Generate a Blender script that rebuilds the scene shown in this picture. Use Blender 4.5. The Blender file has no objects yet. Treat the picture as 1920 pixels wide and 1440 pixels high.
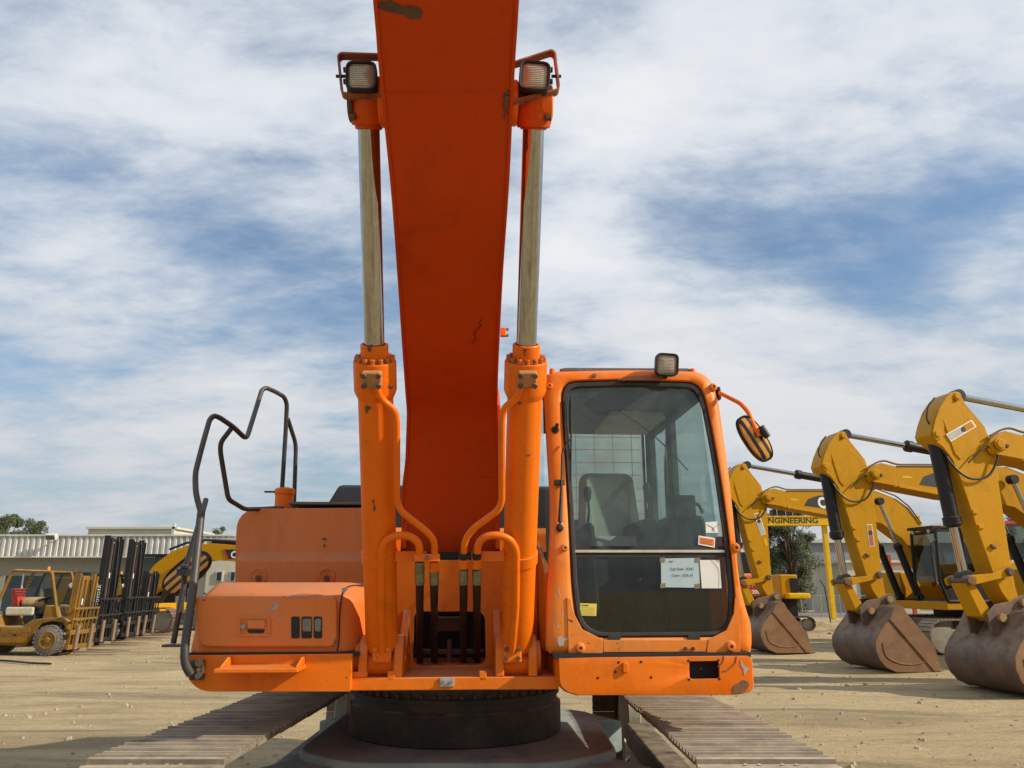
import bpy, bmesh, math, random
from mathutils import Vector, Matrix, noise
R = math.radians
rnd = random.Random(7)
S = bpy.context.scene
C = S.collection
# ------------------------------------------------------------------ camera, sky, sun, exposure
FPX, HOR, EYE = 1441.0, 1100.0, 1.72
TH = math.atan((HOR - 720) / FPX)
cam = bpy.data.objects.new('camera', bpy.data.cameras.new('camera')); C.objects.link(cam)
cam.location = (0, 0, EYE); cam.rotation_euler = (R(90) + TH, 0, 0)
cam.data.sensor_width = 36; cam.data.lens = FPX / 1920 * 36
cam.data.clip_start = .05; cam.data.clip_end = 3000
S.camera = cam
SUN = Vector((.80, -.21, .50)).normalized()
sl = bpy.data.lights.new('sun', 'SUN'); sl.energy = 5.0; sl.angle = R(.6); sl.color = (1, .90, .74)
so = bpy.data.objects.new('sun', sl); C.objects.link(so)
so.rotation_euler = SUN.to_track_quat('Z', 'Y').to_euler()
S.view_settings.view_transform = 'Standard'; S.view_settings.look = 'None'
S.view_settings.exposure = 0.0; S.view_settings.gamma = 1

def ray(u, v):
    a, b = (u - 960) / FPX, (720 - v) / FPX
    return Vector((a, math.cos(TH) - b * math.sin(TH), math.sin(TH) + b * math.cos(TH)))

W = bpy.data.worlds.new('World'); S.world = W; W.use_nodes = True
nt = W.node_tree; N = nt.nodes; L = nt.links; N.clear()
def nd(t, **k):
    n = N.new(t)
    for a, b in k.items(): setattr(n, a, b)
    return n
def mth(op, a, b=None, c=None, clamp=False):
    n = nd('ShaderNodeMath', operation=op, use_clamp=clamp)
    for i, x in enumerate((a, b, c)):
        if x is None: continue
        if isinstance(x, (int, float)): n.inputs[i].default_value = x
        else: L.new(x, n.inputs[i])
    return n.outputs[0]
out = nd('ShaderNodeOutputWorld'); bg = nd('ShaderNodeBackground'); bg.inputs[1].default_value = .1
L.new(bg.outputs[0], out.inputs[0])
sky = nd('ShaderNodeTexSky', sky_type='NISHITA', sun_disc=False)
sky.sun_elevation = math.asin(SUN.z); sky.sun_rotation = math.atan2(SUN.x, SUN.y)
sky.air_density = 1.3; sky.dust_density = 1.6; sky.ozone_density = 2.5
tc = nd('ShaderNodeTexCoord')
sep = nd('ShaderNodeSeparateXYZ'); L.new(tc.outputs['Generated'], sep.inputs[0])
zz = mth('MAXIMUM', sep.outputs[2], 0.0); zz = mth('ADD', zz, .22)
cx = mth('DIVIDE', sep.outputs[0], zz); cy = mth('DIVIDE', sep.outputs[1], zz)
cmb = nd('ShaderNodeCombineXYZ'); L.new(cx, cmb.inputs[0]); L.new(cy, cmb.inputs[1])
def mapped(rot, sc, off=(0, 0, 0)):
    m = nd('ShaderNodeMapping'); L.new(cmb.outputs[0], m.inputs[0])
    m.inputs['Location'].default_value = off
    m.inputs['Rotation'].default_value = (0, 0, R(rot)); m.inputs['Scale'].default_value = sc; return m.outputs[0]
def nz(vec, sc, det, ro, dist=0.0):
    n = nd('ShaderNodeTexNoise'); L.new(vec, n.inputs['Vector'])
    n.inputs['Scale'].default_value = sc; n.inputs['Detail'].default_value = det
    n.inputs['Roughness'].default_value = ro; n.inputs['Distortion'].default_value = dist; return n.outputs[0]
big = nz(mapped(-35, (1, 1.5, 1), (3.1, .7, 0)), 1.3, 4, .55, .3)
fine = nz(mapped(-48, (1, 1.8, 1), (1.3, 5.2, 0)), 3.4, 10, .62, .25)
puff = nz(mapped(30, (1, 1.5, 1), (7.3, 1.2, 0)), 11.0, 6, .6, .1)
cov = mth('ADD', mth('MULTIPLY', big, .66), mth('MULTIPLY', fine, .56))
cov = mth('ADD', cov, mth('MULTIPLY', puff, .20))          # mean ~ .72
def blob(u, v, rad, amt):
    global cov
    d = ray(u, v).normalized()
    q = nd('ShaderNodeVectorMath', operation='DOT_PRODUCT'); L.new(tc.outputs['Generated'], q.inputs[0])
    q.inputs[1].default_value = d
    t = mth('SUBTRACT', 1.0, q.outputs['Value']); t = mth('DIVIDE', t, rad * rad / 2)
    t = mth('EXPONENT', mth('MULTIPLY', t, -1.0))
    cov = mth('ADD', cov, mth('MULTIPLY', t, amt))
for b in [
    (1260, 440, .09, -.15), (1400, 455, .10, -.16), (1560, 500, .10, -.18), (1720, 500, .09, -.18), (1860, 400, .10, -.18), (1500, 330, .10, -.09), (1640, 590, .07, -.12),
    (480, 480, .11, -.14), (300, 430, .10, -.10), (620, 570, .10, -.12), (120, 340, .10, -.05), (330, 600, .08, -.05), (480, 40, .08, -.08), (420, 190, .10, .05), (180, 330, .06, -.05), (480, 300, .07, -.03), (1150, 350, .08, .10),
    (80, 620, .10, -.06), (1560, 830, .12, .12), (1400, 760, .12, .10), (1240, 590, .05, .08),
    (1250, 640, .10, .14), (1420, 640, .12, .14), (1060, 480, .09, .12), (1080, 250, .12, .12), (1400, 120, .2, .12), (620, 390, .08, .12),
    (150, 120, .10, .02), (200, 560, .10, .08), (450, 700, .16, .12), (1650, 720, .14, .12), (1820, 500, .05, .10), (300, 260, .12, .05)]:
    blob(*b)
mask = nd('ShaderNodeMapRange', interpolation_type='SMOOTHSTEP'); L.new(cov, mask.inputs[0])
mask.inputs[1].default_value = .40; mask.inputs[2].default_value = .84; mask.inputs[3].default_value = .05; mask.inputs[4].default_value = .98
hz = nd('ShaderNodeMapRange'); L.new(sep.outputs[2], hz.inputs[0])
hz.inputs[1].default_value = 0; hz.inputs[2].default_value = .30; hz.inputs[3].default_value = .55; hz.inputs[4].default_value = 0
mk = mth('MAXIMUM', mask.outputs[0], hz.outputs[0])
cr = nd('ShaderNodeValToRGB'); L.new(cov, cr.inputs[0])
cr.color_ramp.elements[0].position = .58; cr.color_ramp.elements[0].color = (5.4, 6.15, 7.1, 1)
cr.color_ramp.elements[1].position = .96; cr.color_ramp.elements[1].color = (8.2, 8.35, 8.6, 1)
skg = nd('ShaderNodeMixRGB', blend_type='MULTIPLY'); skg.inputs[0].default_value = 1
L.new(sky.outputs[0], skg.inputs[1]); skg.inputs[2].default_value = (.98, 1.14, 1.28, 1)
lowg = nd('ShaderNodeMapRange'); L.new(sep.outputs[2], lowg.inputs[0])
for i_, x_ in enumerate((0, .42, .78, 1.05)): lowg.inputs[i_ + 1].default_value = x_
cg = nd('ShaderNodeVectorMath', operation='SCALE'); L.new(cr.outputs[0], cg.inputs[0]); L.new(lowg.outputs[0], cg.inputs[3])
mx = nd('ShaderNodeMixRGB'); L.new(mk, mx.inputs[0]); L.new(skg.outputs[0], mx.inputs[1]); L.new(cg.outputs[0], mx.inputs[2])
L.new(mx.outputs[0], bg.inputs[0])

# ------------------------------------------------------------------ helpers
class Frame:
    def __init__(s, O, yaw):
        s.O = Vector(O); s.yaw = R(yaw); s.M = Matrix.Rotation(s.yaw, 3, 'Z'); s.I = s.M.transposed()
    def P(s, u, v, d):                       # where the line of sight meets the frame's plane y = d
        o = s.I @ (Vector((0, 0, EYE)) - s.O); r = s.I @ ray(u, v)
        return o + r * ((d - o.y) / r.y)
    def proj(s, p):
        w = s.M @ Vector(p) + s.O - Vector((0, 0, EYE))
        f = w.y * math.cos(TH) + w.z * math.sin(TH); up = -w.y * math.sin(TH) + w.z * math.cos(TH)
        return 960 + FPX * w.x / f, 720 - FPX * up / f
WORLD = Frame((0, 0, 0), 0)
def ground(u, v, z=0.0):
    r = ray(u, v); return Vector((0, 0, EYE)) + r * ((z - EYE) / r.z)

def fillet(pts, rad, n=5):
    pts = [Vector(p) for p in pts]; out = [pts[0]]
    for i in range(1, len(pts) - 1):
        a, b, c = pts[i - 1], pts[i], pts[i + 1]
        r = rad[i] if isinstance(rad, (list, tuple)) else rad
        r = min(r, (a - b).length * .48, (c - b).length * .48)
        p, q = b + (a - b).normalized() * r, b + (c - b).normalized() * r
        for k in range(n + 1):
            t = k / n; out.append(p * (1 - t) ** 2 + b * 2 * t * (1 - t) + q * t * t)
    out.append(pts[-1]); return out
def rpoly(pts, n=6):                           # closed 2D outline with rounded corners: (x, y, r)
    out = []; m = len(pts)
    for i in range(m):
        a, b, c = Vector(pts[i - 1][:2]), Vector(pts[i][:2]), Vector(pts[(i + 1) % m][:2])
        r = pts[i][2] if len(pts[i]) > 2 else 0
        if r <= 0: out.append(tuple(b)); continue
        r = min(r, (a - b).length * .49, (c - b).length * .49)
        p, q = b + (a - b).normalized() * r, b + (c - b).normalized() * r
        for k in range(n + 1):
            t = k / n; out.append(tuple(p * (1 - t) ** 2 + b * 2 * t * (1 - t) + q * t * t))
    return out
def resample(poly, n):
    m = len(poly); seg = [math.dist(poly[i], poly[(i + 1) % m]) for i in range(m)]; tot = sum(seg); out = []; i = 0; acc = 0
    for k in range(n):
        t = tot * k / n
        while acc + seg[i] < t - 1e-9: acc += seg[i]; i += 1
        f = (t - acc) / seg[i] if seg[i] else 0; a, b = poly[i], poly[(i + 1) % m]
        out.append(tuple(a[j] + (b[j] - a[j]) * f for j in range(len(a))))
    return out

class MB:
    def __init__(s): s.v = []; s.f = []
    def add(s, vs, fs):
        o = len(s.v); s.v += [tuple(p) for p in vs]; s.f += [[i + o for i in f] for f in fs]; return s
    def loft(s, rings, cap=True, close=False):
        n = len(rings[0]); vs = [p for r in rings for p in r]; fs = []
        K = len(rings)
        for k in range(K if close else K - 1):
            a, b = k * n, ((k + 1) % K) * n
            for i in range(n): j = (i + 1) % n; fs.append([a + i, a + j, b + j, b + i])
        if cap and not close: fs.append(list(range(n))[::-1]); fs.append([(K - 1) * n + i for i in range(n)])
        return s.add(vs, fs)
    def prism(s, poly, vec):                   # closed 3D outline pushed along vec
        vec = Vector(vec); a = [Vector(p) for p in poly]; return s.loft([a, [p + vec for p in a]])
    def box(s, c, d, M=None):
        c = Vector(c); h = Vector(d) / 2; vs = []
        for z in (-1, 1):
            for x, y in ((-1, -1), (1, -1), (1, 1), (-1, 1)):
                p = Vector((x * h.x, y * h.y, z * h.z)); vs.append(c + (M @ p if M else p))
        return s.add(vs, [[3, 2, 1, 0], [4, 5, 6, 7], [0, 1, 5, 4], [1, 2, 6, 5], [2, 3, 7, 6], [3, 0, 4, 7]])
    def span(s, a, b): a, b = Vector(a), Vector(b); return s.box((a + b) / 2, [abs(x) for x in (b - a)])
    def lathe(s, p, ax, prof, n=24, cap=True):  # profile (t along axis, radius)
        p = Vector(p); ax = Vector(ax).normalized(); e = ax.orthogonal().normalized(); g = ax.cross(e)
        rings = [[p + ax * t + (e * math.cos(2 * math.pi * k / n) + g * math.sin(2 * math.pi * k / n)) * max(r, 1e-4) for k in range(n)] for t, r in prof]
        return s.loft(rings, cap)
    def cyl(s, a, b, r, r2=None, n=16):
        a, b = Vector(a), Vector(b); return s.lathe(a, b - a, [(0, r), ((b - a).length, r if r2 is None else r2)], n)
    def tube(s, pts, r, fil=.05, n=10, cap=True):
        ps = fillet(pts, fil) if len(pts) > 2 else [Vector(p) for p in pts]
        q = [ps[0]]
        for p in ps[1:]:
            if (p - q[-1]).length > 1e-5: q.append(p)
        ps = q; t0 = (ps[1] - ps[0]).normalized(); e = t0.orthogonal().normalized(); rings = []
        for i, p in enumerate(ps):
            t = (ps[min(i + 1, len(ps) - 1)] - ps[max(i - 1, 0)]).normalized()
            e = (e - t * e.dot(t)).normalized(); g = t.cross(e)
            rr = r[i * len(r) // len(ps)] if isinstance(r, list) else r
            rings.append([p + (e * math.cos(2 * math.pi * k / n) + g * math.sin(2 * math.pi * k / n)) * rr for k in range(n)])
        return s.loft(rings, cap)
    def build(s, name, mat, parent=None, bevel=0, seg=2, ang=35, loc=None, smooth=True):
        me = bpy.data.meshes.new(name); bm = bmesh.new()
        vs = [bm.verts.new(p) for p in s.v]
        for f in s.f:
            try: bm.faces.new([vs[i] for i in f])
            except ValueError: pass
        bmesh.ops.remove_doubles(bm, verts=bm.verts, dist=1e-5)
        bmesh.ops.recalc_face_normals(bm, faces=bm.faces)
        bm.to_mesh(me); bm.free()
        if smooth:
            me.shade_smooth(); me.set_sharp_from_angle(angle=R(ang))
        me.materials.append(mat)
        o = bpy.data.objects.new(name, me); C.objects.link(o)
        if parent is not None: o.parent = parent
        if loc is not None: o.location = loc
        if bevel:
            b = o.modifiers.new('bevel', 'BEVEL'); b.width = bevel; b.segments = seg; b.limit_method = 'ANGLE'; b.angle_limit = R(35); b.harden_normals = True
        return o
def tag(o, label=None, cat=None, group=None, kind=None):
    if label: o['label'] = label
    if cat: o['category'] = cat
    if group: o['group'] = group
    if kind: o['kind'] = kind
    return o
def thing(name, label, cat, loc=(0, 0, 0), yaw=0, group=None):
    o = bpy.data.objects.new(name, None); C.objects.link(o); o.location = loc; o.rotation_euler = (0, 0, yaw); o.empty_display_size = .3
    return tag(o, label, cat, group)
def copy_tree(o, parent=None):
    c = o.copy(); C.objects.link(c)
    if parent is not None: c.parent = parent
    for ch in list(o.children): copy_tree(ch, c)
    return c
def text(name, s, p, right, up, h, mat, parent, bold=.0, wide=1.0, ext=.002, align='LEFT'):
    cu = bpy.data.curves.new('t', 'FONT'); cu.body = s; cu.size = 1; cu.offset = bold; cu.align_x = align; cu.resolution_u = 3
    t = bpy.data.objects.new('t', cu); C.objects.link(t)
    dg = bpy.context.evaluated_depsgraph_get(); me = bpy.data.meshes.new_from_object(t.evaluated_get(dg))
    bpy.data.objects.remove(t); me.name = name
    r, u = Vector(right).normalized(), Vector(up).normalized(); k = h / .70
    nn = r.cross(u); vs = [Vector(p) + r * v.co.x * k * wide + u * v.co.y * k + nn * ext for v in me.vertices]
    for v, q in zip(me.vertices, vs): v.co = q
    me.materials.clear(); me.materials.append(mat)
    o = bpy.data.objects.new(name, me); C.objects.link(o)
    if parent is not None: o.parent = parent
    return o

# ------------------------------------------------------------------ materials
def newmat(name):
    m = bpy.data.materials.new(name); m.use_nodes = True; t = m.node_tree
    b = t.nodes['Principled BSDF']; return m, t, b
def tnoise(t, sc, det=4, ro=.55, dist=0, coord='Object', stretch=None):
    tcn = t.nodes.new('ShaderNodeTexCoord'); n = t.nodes.new('ShaderNodeTexNoise'); src = tcn.outputs[coord]
    if stretch:
        mp = t.nodes.new('ShaderNodeMapping'); mp.inputs['Scale'].default_value = stretch; t.links.new(src, mp.inputs[0]); src = mp.outputs[0]
    t.links.new(src, n.inputs['Vector'])
    n.inputs['Scale'].default_value = sc; n.inputs['Detail'].default_value = det; n.inputs['Roughness'].default_value = ro; n.inputs['Distortion'].default_value = dist
    return n.outputs[0]
def tramp(t, src, a, b, lo=0.0, hi=1.0):
    r = t.nodes.new('ShaderNodeMapRange'); t.links.new(src, r.inputs[0])
    for i, x in enumerate((a, b, lo, hi)): r.inputs[i + 1].default_value = x
    return r.outputs[0]
def tmix(t, fac, a, b, mode='MIX'):
    m = t.nodes.new('ShaderNodeMixRGB'); m.blend_type = mode
    for i, x in enumerate((fac, a, b)):
        if isinstance(x, (int, float)): m.inputs[i].default_value = x
        elif isinstance(x, tuple): m.inputs[i].default_value = (*x, 1)
        else: t.links.new(x, m.inputs[i])
    return m.outputs[0]
def tm(t, op, a, b):
    m = t.nodes.new('ShaderNodeMath'); m.operation = op
    for i, x in enumerate((a, b)):
        if isinstance(x, (int, float)): m.inputs[i].default_value = x
        else: t.links.new(x, m.inputs[i])
    return m.outputs[0]
def bump(t, b, src, strength, dist=.01):
    n = t.nodes.new('ShaderNodeBump'); n.inputs['Strength'].default_value = strength; n.inputs['Distance'].default_value = dist
    t.links.new(src, n.inputs['Height']); t.links.new(n.outputs[0], b.inputs['Normal'])
def upness(t):
    g = t.nodes.new('ShaderNodeNewGeometry'); s = t.nodes.new('ShaderNodeSeparateXYZ'); t.links.new(g.outputs['Normal'], s.inputs[0]); return s.outputs[2]
def paint(name, col, fade, rough=.42, chips=(.05, .03, .02), amount=.5, dust=(.42, .33, .22), dusty=.5, fadeamt=.6, coat=.05, streak=.35, spec=.25):
    m, t, b = newmat(name)
    c = tmix(t, tramp(t, tnoise(t, 1.3, 5, .6, .4), .38, .68, 0, fadeamt), col, fade)
    c = tmix(t, tramp(t, tnoise(t, 9, 5, .7, stretch=(1.4, 1.4, .18)), .52, .75, 0, streak), c, tuple(x * .62 for x in col))
    c = tmix(t, tramp(t, tnoise(t, 2.4, 7, .72, .9), .54, .74, 0, .42), c, tuple(x * .42 for x in col))
    c = tmix(t, tramp(t, tnoise(t, 75, 2, .5), .70, .76, 0, .5), c, tuple(x * .4 for x in col))
    up = tramp(t, upness(t), .1, .9, 0, dusty)
    du = tm(t, 'MULTIPLY', tramp(t, tnoise(t, 4, 6, .65), .3, .62), up)
    c = tmix(t, du, c, dust)
    lo = 1 - amount * .12
    ch = tm(t, 'MULTIPLY', tramp(t, tnoise(t, 26, 3, .5, .6), .66, .68), tramp(t, tnoise(t, 2.6, 2, .5), .52 + .1 * lo, .60 + .1 * lo))
    ch2 = tm(t, 'MULTIPLY', tramp(t, tnoise(t, 11, 6, .75, 1.2), .685, .70), tramp(t, tnoise(t, 1.7, 2, .5, coord='Object', stretch=(1.2, 1, 1)), .5, .58))
    if amount: c = tmix(t, tm(t, 'MINIMUM', tm(t, 'ADD', ch, ch2), .9), c, chips)
    t.links.new(c, b.inputs['Base Color'])
    t.links.new(tramp(t, tnoise(t, 6, 4, .6), .3, .7, rough - .08, rough + .16), b.inputs['Roughness'])
    b.inputs['Coat Weight'].default_value = coat; b.inputs['Coat Roughness'].default_value = .25; b.inputs['Specular IOR Level'].default_value = spec
    bump(t, b, tm(t, 'ADD', tm(t, 'MULTIPLY', tnoise(t, 3.2, 3, .5), 3.0), tm(t, 'MULTIPLY', tnoise(t, 45, 4, .6), .10)), .22, .012)
    return m
def plain(name, col, rough=.5, metal=0.0, var=.25, nsc=12, bmp=.1, emit=None, stretch=None):
    m, t, b = newmat(name)
    c = tmix(t, tramp(t, tnoise(t, nsc, 5, .65, stretch=stretch), .3, .7), tuple(x * (1 - var) for x in col), tuple(min(1, x * (1 + var * .6)) for x in col))
    t.links.new(c, b.inputs['Base Color']); b.inputs['Metallic'].default_value = metal
    t.links.new(tramp(t, tnoise(t, nsc * .6, 3, .5), .3, .7, max(.03, rough - .07), min(1, rough + .1)), b.inputs['Roughness'])
    if bmp: bump(t, b, tnoise(t, nsc * 3, 4, .6), bmp, .005)
    return m
def rusty(name, col, rust, thr=.5, rough=.7, sc=3, dusty=.4, dust=(.36, .28, .19)):
    m, t, b = newmat(name)
    c = tmix(t, tramp(t, tnoise(t, sc, 7, .7, .5), thr - .12, thr + .14), col, rust)
    c = tmix(t, tramp(t, tnoise(t, sc * 6, 5, .7), .45, .75, 0, .5), c, tuple(x * .55 for x in rust))
    c = tmix(t, tm(t, 'MULTIPLY', tramp(t, upness(t), 0, .9, 0, dusty), tramp(t, tnoise(t, 6, 5, .6), .3, .6)), c, dust)
    t.links.new(c, b.inputs['Base Color']); b.inputs['Roughness'].default_value = rough
    bump(t, b, tnoise(t, sc * 12, 5, .65), .25, .006)
    return m
def glassmat(name, tint=(.62, .70, .68), dust=.13, dcol=(.30, .34, .32), ior=1.5, back=False):
    m, t, b = newmat(name); t.nodes.remove(b); o = t.nodes['Material Output']
    tr = t.nodes.new('ShaderNodeBsdfTransparent'); tr.inputs[0].default_value = (*tint, 1)
    gl = t.nodes.new('ShaderNodeBsdfGlossy'); gl.inputs['Roughness'].default_value = .04; gl.inputs[0].default_value = (.9, .95, .95, 1)
    df = t.nodes.new('ShaderNodeBsdfTranslucent' if back else 'ShaderNodeBsdfDiffuse'); df.inputs[0].default_value = (*dcol, 1)
    lw = t.nodes.new('ShaderNodeLayerWeight'); lw.inputs[0].default_value = .5
    fr_ = tm(t, 'ADD', tm(t, 'MULTIPLY', tm(t, 'POWER', lw.outputs['Facing'], 5.0), .95), .05)
    m1 = t.nodes.new('ShaderNodeMixShader'); m2 = t.nodes.new('ShaderNodeMixShader')
    sm = tramp(t, tnoise(t, 3.5, 6, .7, 1.0), .35, .75, dust * .5, dust * 1.8)
    sp = tramp(t, tnoise(t, 60, 3, .6), .70, .74, 0, .35)
    scr = tm(t, 'MULTIPLY', tramp(t, tnoise(t, 22, 5, .8, 2.5, stretch=(1, 1, .35)), .66, .72, 0, .25), tramp(t, tnoise(t, 2.2, 2, .5), .5, .62))
    t.links.new(tm(t, 'ADD', tm(t, 'ADD', sm, sp), scr), m1.inputs[0]); t.links.new(tr.outputs[0], m1.inputs[1]); t.links.new(df.outputs[0], m1.inputs[2])
    t.links.new(fr_, m2.inputs[0]); t.links.new(m1.outputs[0], m2.inputs[1]); t.links.new(gl.outputs[0], m2.inputs[2])
    t.links.new(m2.outputs[0], o.inputs[0]); return m

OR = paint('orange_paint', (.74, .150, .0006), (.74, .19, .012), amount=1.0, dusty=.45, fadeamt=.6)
ORK = paint('sunbleached_orange_paint', (.74, .165, .003), (.72, .27, .06), amount=1.2, dusty=.5, fadeamt=.9, dust=(.50, .32, .18))
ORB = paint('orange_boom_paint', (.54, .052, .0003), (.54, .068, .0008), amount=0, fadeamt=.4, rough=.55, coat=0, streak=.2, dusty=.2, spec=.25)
ORC = paint('orange_cylinder_paint', (.80, .150, .0006), (.80, .18, .006), amount=1.0, fadeamt=.5, streak=.25, dusty=.15)
ORF = paint('faded_orange_paint', (.66, .165, .024), (.60, .21, .07), amount=.8, fadeamt=.8, rough=.5, chips=(.30, .27, .25), dusty=.55, dust=(.36, .20, .12))
GRM = paint('grimy_red_orange', (.62, .085, .001), (.40, .06, .004), amount=2.2, fadeamt=.8, streak=.6, rough=.55, coat=0, dusty=.2)
BLT = rusty('painted_bolts', (.62, .14, .005), (.10, .05, .03), .56, .6, 30)
YE = paint('yellow_paint', (.52, .245, .0015), (.50, .25, .006), amount=.5, dusty=.4, fadeamt=.5, rough=.5, coat=0, spec=.14)
YEO = paint('old_yellow_paint', (.25, .125, .012), (.13, .080, .032), amount=1.6, dusty=.75, fadeamt=.95, rough=.75, coat=0, chips=(.07, .035, .02), spec=.2)
YEB = paint('bright_yellow_paint', (.72, .44, .004), (.70, .42, .01), amount=.2, dusty=.1)
PRM = plain('bare_primer', (.38, .34, .32), .6)
BLK = plain('black_plastic', (.018, .018, .02), .55)
BLKM = paint('black_machine_paint', (.016, .016, .018), (.03, .028, .026), amount=.2, chips=(.1, .06, .04), dusty=.5, dust=(.16, .13, .10))
RAIL = rusty('dark_rail_paint', (.028, .030, .034), (.09, .06, .045), .60, .45, 9, dusty=.3)
RUB = plain('rubber', (.03, .028, .026), .75, var=.4)
TYRE = plain('dusty_tyre', (.16, .145, .12), .9, var=.4, nsc=14)
HOSE = plain('hose_rubber', (.016, .016, .017), .5, bmp=.05)
CHR = plain('chrome_rod', (.43, .43, .41), .06, 1.0, var=.18, nsc=7, bmp=0, stretch=(6, 6, .3))
CHR.node_tree.links.remove(CHR.node_tree.nodes['Principled BSDF'].inputs['Roughness'].links[0]); CHR.node_tree.nodes['Principled BSDF'].inputs['Roughness'].default_value = .05
STE = plain('steel', (.30, .29, .26), .45, .8, var=.3)
FIT = plain('hose_fitting', (.24, .22, .13), .5, .6, var=.4, nsc=25)
GREY = plain('grey_roof', (.13, .12, .11), .6, var=.35)
DARK = plain('dark_interior', (.012, .012, .012), .7)
INT = plain('cab_lining', (.085, .095, .09), .8, var=.2)
SEAT = plain('seat_cover', (.58, .58, .53), .9, var=.2, nsc=6, bmp=.4)
RUST = rusty('rusty_iron', (.07, .05, .04), (.17, .075, .035))
BUCK = rusty('bucket_steel', (.085, .062, .047), (.19, .10, .055), .52, .6, 2.2, dusty=.6)
BUCKR = rusty('sunlit_bucket_side_rust', (.17, .082, .034), (.27, .14, .06), .5, .75, 2.0, dusty=.4)  # rusty sides coloured lighter than the shell, sunlight put into the colour
TRK = rusty('track_steel', (.15, .12, .085), (.27, .22, .16), .5, .8, 5, dusty=.9, dust=(.42, .35, .25))
CARM = rusty('dusty_grey_frame', (.20, .26, .26), (.30, .33, .31), .5, .9, 3.5, dusty=.6, dust=(.46, .48, .44))
CARB = rusty('dusty_undercarriage', (.22, .20, .165), (.34, .30, .235), .5, .85, 2.5, dusty=.95, dust=(.62, .52, .38))
GREASE_SHADE = rusty('grease_and_shade_black', (.022, .020, .018), (.075, .05, .035), .56, .7, 4, dusty=.7)
GLS = glassmat('cab_glass', (.50, .65, .60), .11, (.24, .33, .29))
GLSL = glassmat('lower_cab_glass', (.45, .52, .48), .03, (.20, .24, .22))
GLS2 = glassmat('side_glass', (.6, .66, .64), .05)
GLB = glassmat('black_cab_glass', (.20, .25, .24), .06, (.06, .08, .08))
WHT = plain('white_paper', (.78, .77, .72), .6, var=.06, bmp=0)
BLU = plain('pale_blue_paper', (.42, .55, .58), .6, var=.06, bmp=0)
ORP = plain('orange_sticker', (.75, .22, .03), .5, var=.1)
YEP = plain('yellow_sticker', (.75, .62, .10), .5, var=.1)
RED = plain('red_paint', (.45, .04, .02), .5, var=.3)
INK = plain('black_ink', (.02, .02, .025), .6, bmp=0)
INKW = plain('white_ink', (.8, .8, .78), .6, bmp=0)
CREAM = plain('cream_wall', (.52, .50, .40), .85, var=.12, nsc=1.2)
BEIGE = plain('beige_wall', (.50, .49, .38), .85, var=.12, nsc=1.0)
METW = plain('white_metal_sheet', (.56, .56, .52), .5, .0, var=.2, nsc=2)
GBLD = plain('grey_cladding', (.235, .25, .27), .6, var=.1, nsc=.8)
WIN = plain('window_glass', (.03, .05, .07), .12, 0, bmp=0)
BARK = plain('bark', (.10, .07, .05), .9, var=.4)

def lensmat():
    m, t, b = newmat('lamp_lens'); w = t.nodes.new('ShaderNodeTexWave'); w.bands_direction = 'Z'; w.inputs['Scale'].default_value = 38; w.inputs['Distortion'].default_value = 1.5
    tcn = t.nodes.new('ShaderNodeTexCoord'); t.links.new(tcn.outputs['Object'], w.inputs['Vector'])
    c = tmix(t, tramp(t, w.outputs[1], .3, .7), (.22, .19, .13), (.55, .49, .38)); c = tmix(t, tramp(t, tnoise(t, 14, 4, .6), .45, .62, 0, .6), c, (.34, .26, .17))
    t.links.new(c, b.inputs['Base Color']); b.inputs['Roughness'].default_value = .12; b.inputs['Metallic'].default_value = .25; b.inputs['Coat Weight'].default_value = 1
    bump(t, b, w.outputs[1], .6, .004); return m
LENS = lensmat()
def stripemat():
    m, t, b = newmat('striped_mirror_back'); w = t.nodes.new('ShaderNodeTexWave'); w.bands_direction = 'X'; w.inputs['Scale'].default_value = 7.5; w.inputs['Distortion'].default_value = .25
    tcn = t.nodes.new('ShaderNodeTexCoord'); t.links.new(tcn.outputs['Object'], w.inputs['Vector'])
    c = tmix(t, tramp(t, w.outputs[1], .52, .56), (.72, .33, .06), (.03, .02, .02)); t.links.new(c, b.inputs['Base Color']); b.inputs['Roughness'].default_value = .35; return m
STRIPE = stripemat()

def groundmat():
    m, t, b = newmat('sandy_ground')
    big = tnoise(t, .12, 6, .65, .6); c = tmix(t, tramp(t, big, .35, .65), (.62, .475, .255), (.49, .37, .195))
    st = tnoise(t, .55, 8, .7, .8, stretch=(.35, 1.8, 1)); c = tmix(t, tramp(t, st, .48, .64, 0, .9), c, (.27, .205, .11))
    c = tmix(t, tramp(t, tnoise(t, 1.2, 7, .7, .5, stretch=(.3, 1.2, 1)), .56, .70, 0, .6), c, (.66, .54, .33))
    c = tmix(t, tramp(t, tnoise(t, .35, 5, .65, 1.0, stretch=(.5, 1.5, 1)), .52, .68, 0, .55), c, (.30, .215, .11))
    c = tmix(t, tramp(t, tnoise(t, 9, 8, .75), .5, .75, 0, .6), c, (.29, .22, .125))
    sp = tnoise(t, 70, 3, .6); c = tmix(t, tramp(t, sp, .62, .7, 0, .5), c, (.17, .14, .10))
    t.links.new(c, b.inputs['Base Color']); b.inputs['Roughness'].default_value = .95
    h = tm(t, 'ADD', tm(t, 'MULTIPLY', tnoise(t, 1.1, 6, .7, stretch=(.35, 2.2, 1)), 1.2), tm(t, 'ADD', tnoise(t, 2.5, 8, .7, stretch=(.6, 1.4, 1)), tm(t, 'MULTIPLY', tnoise(t, 28, 6, .7), .3)))
    bump(t, b, h, 1.0, .16); return m
GRD = groundmat()

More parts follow.
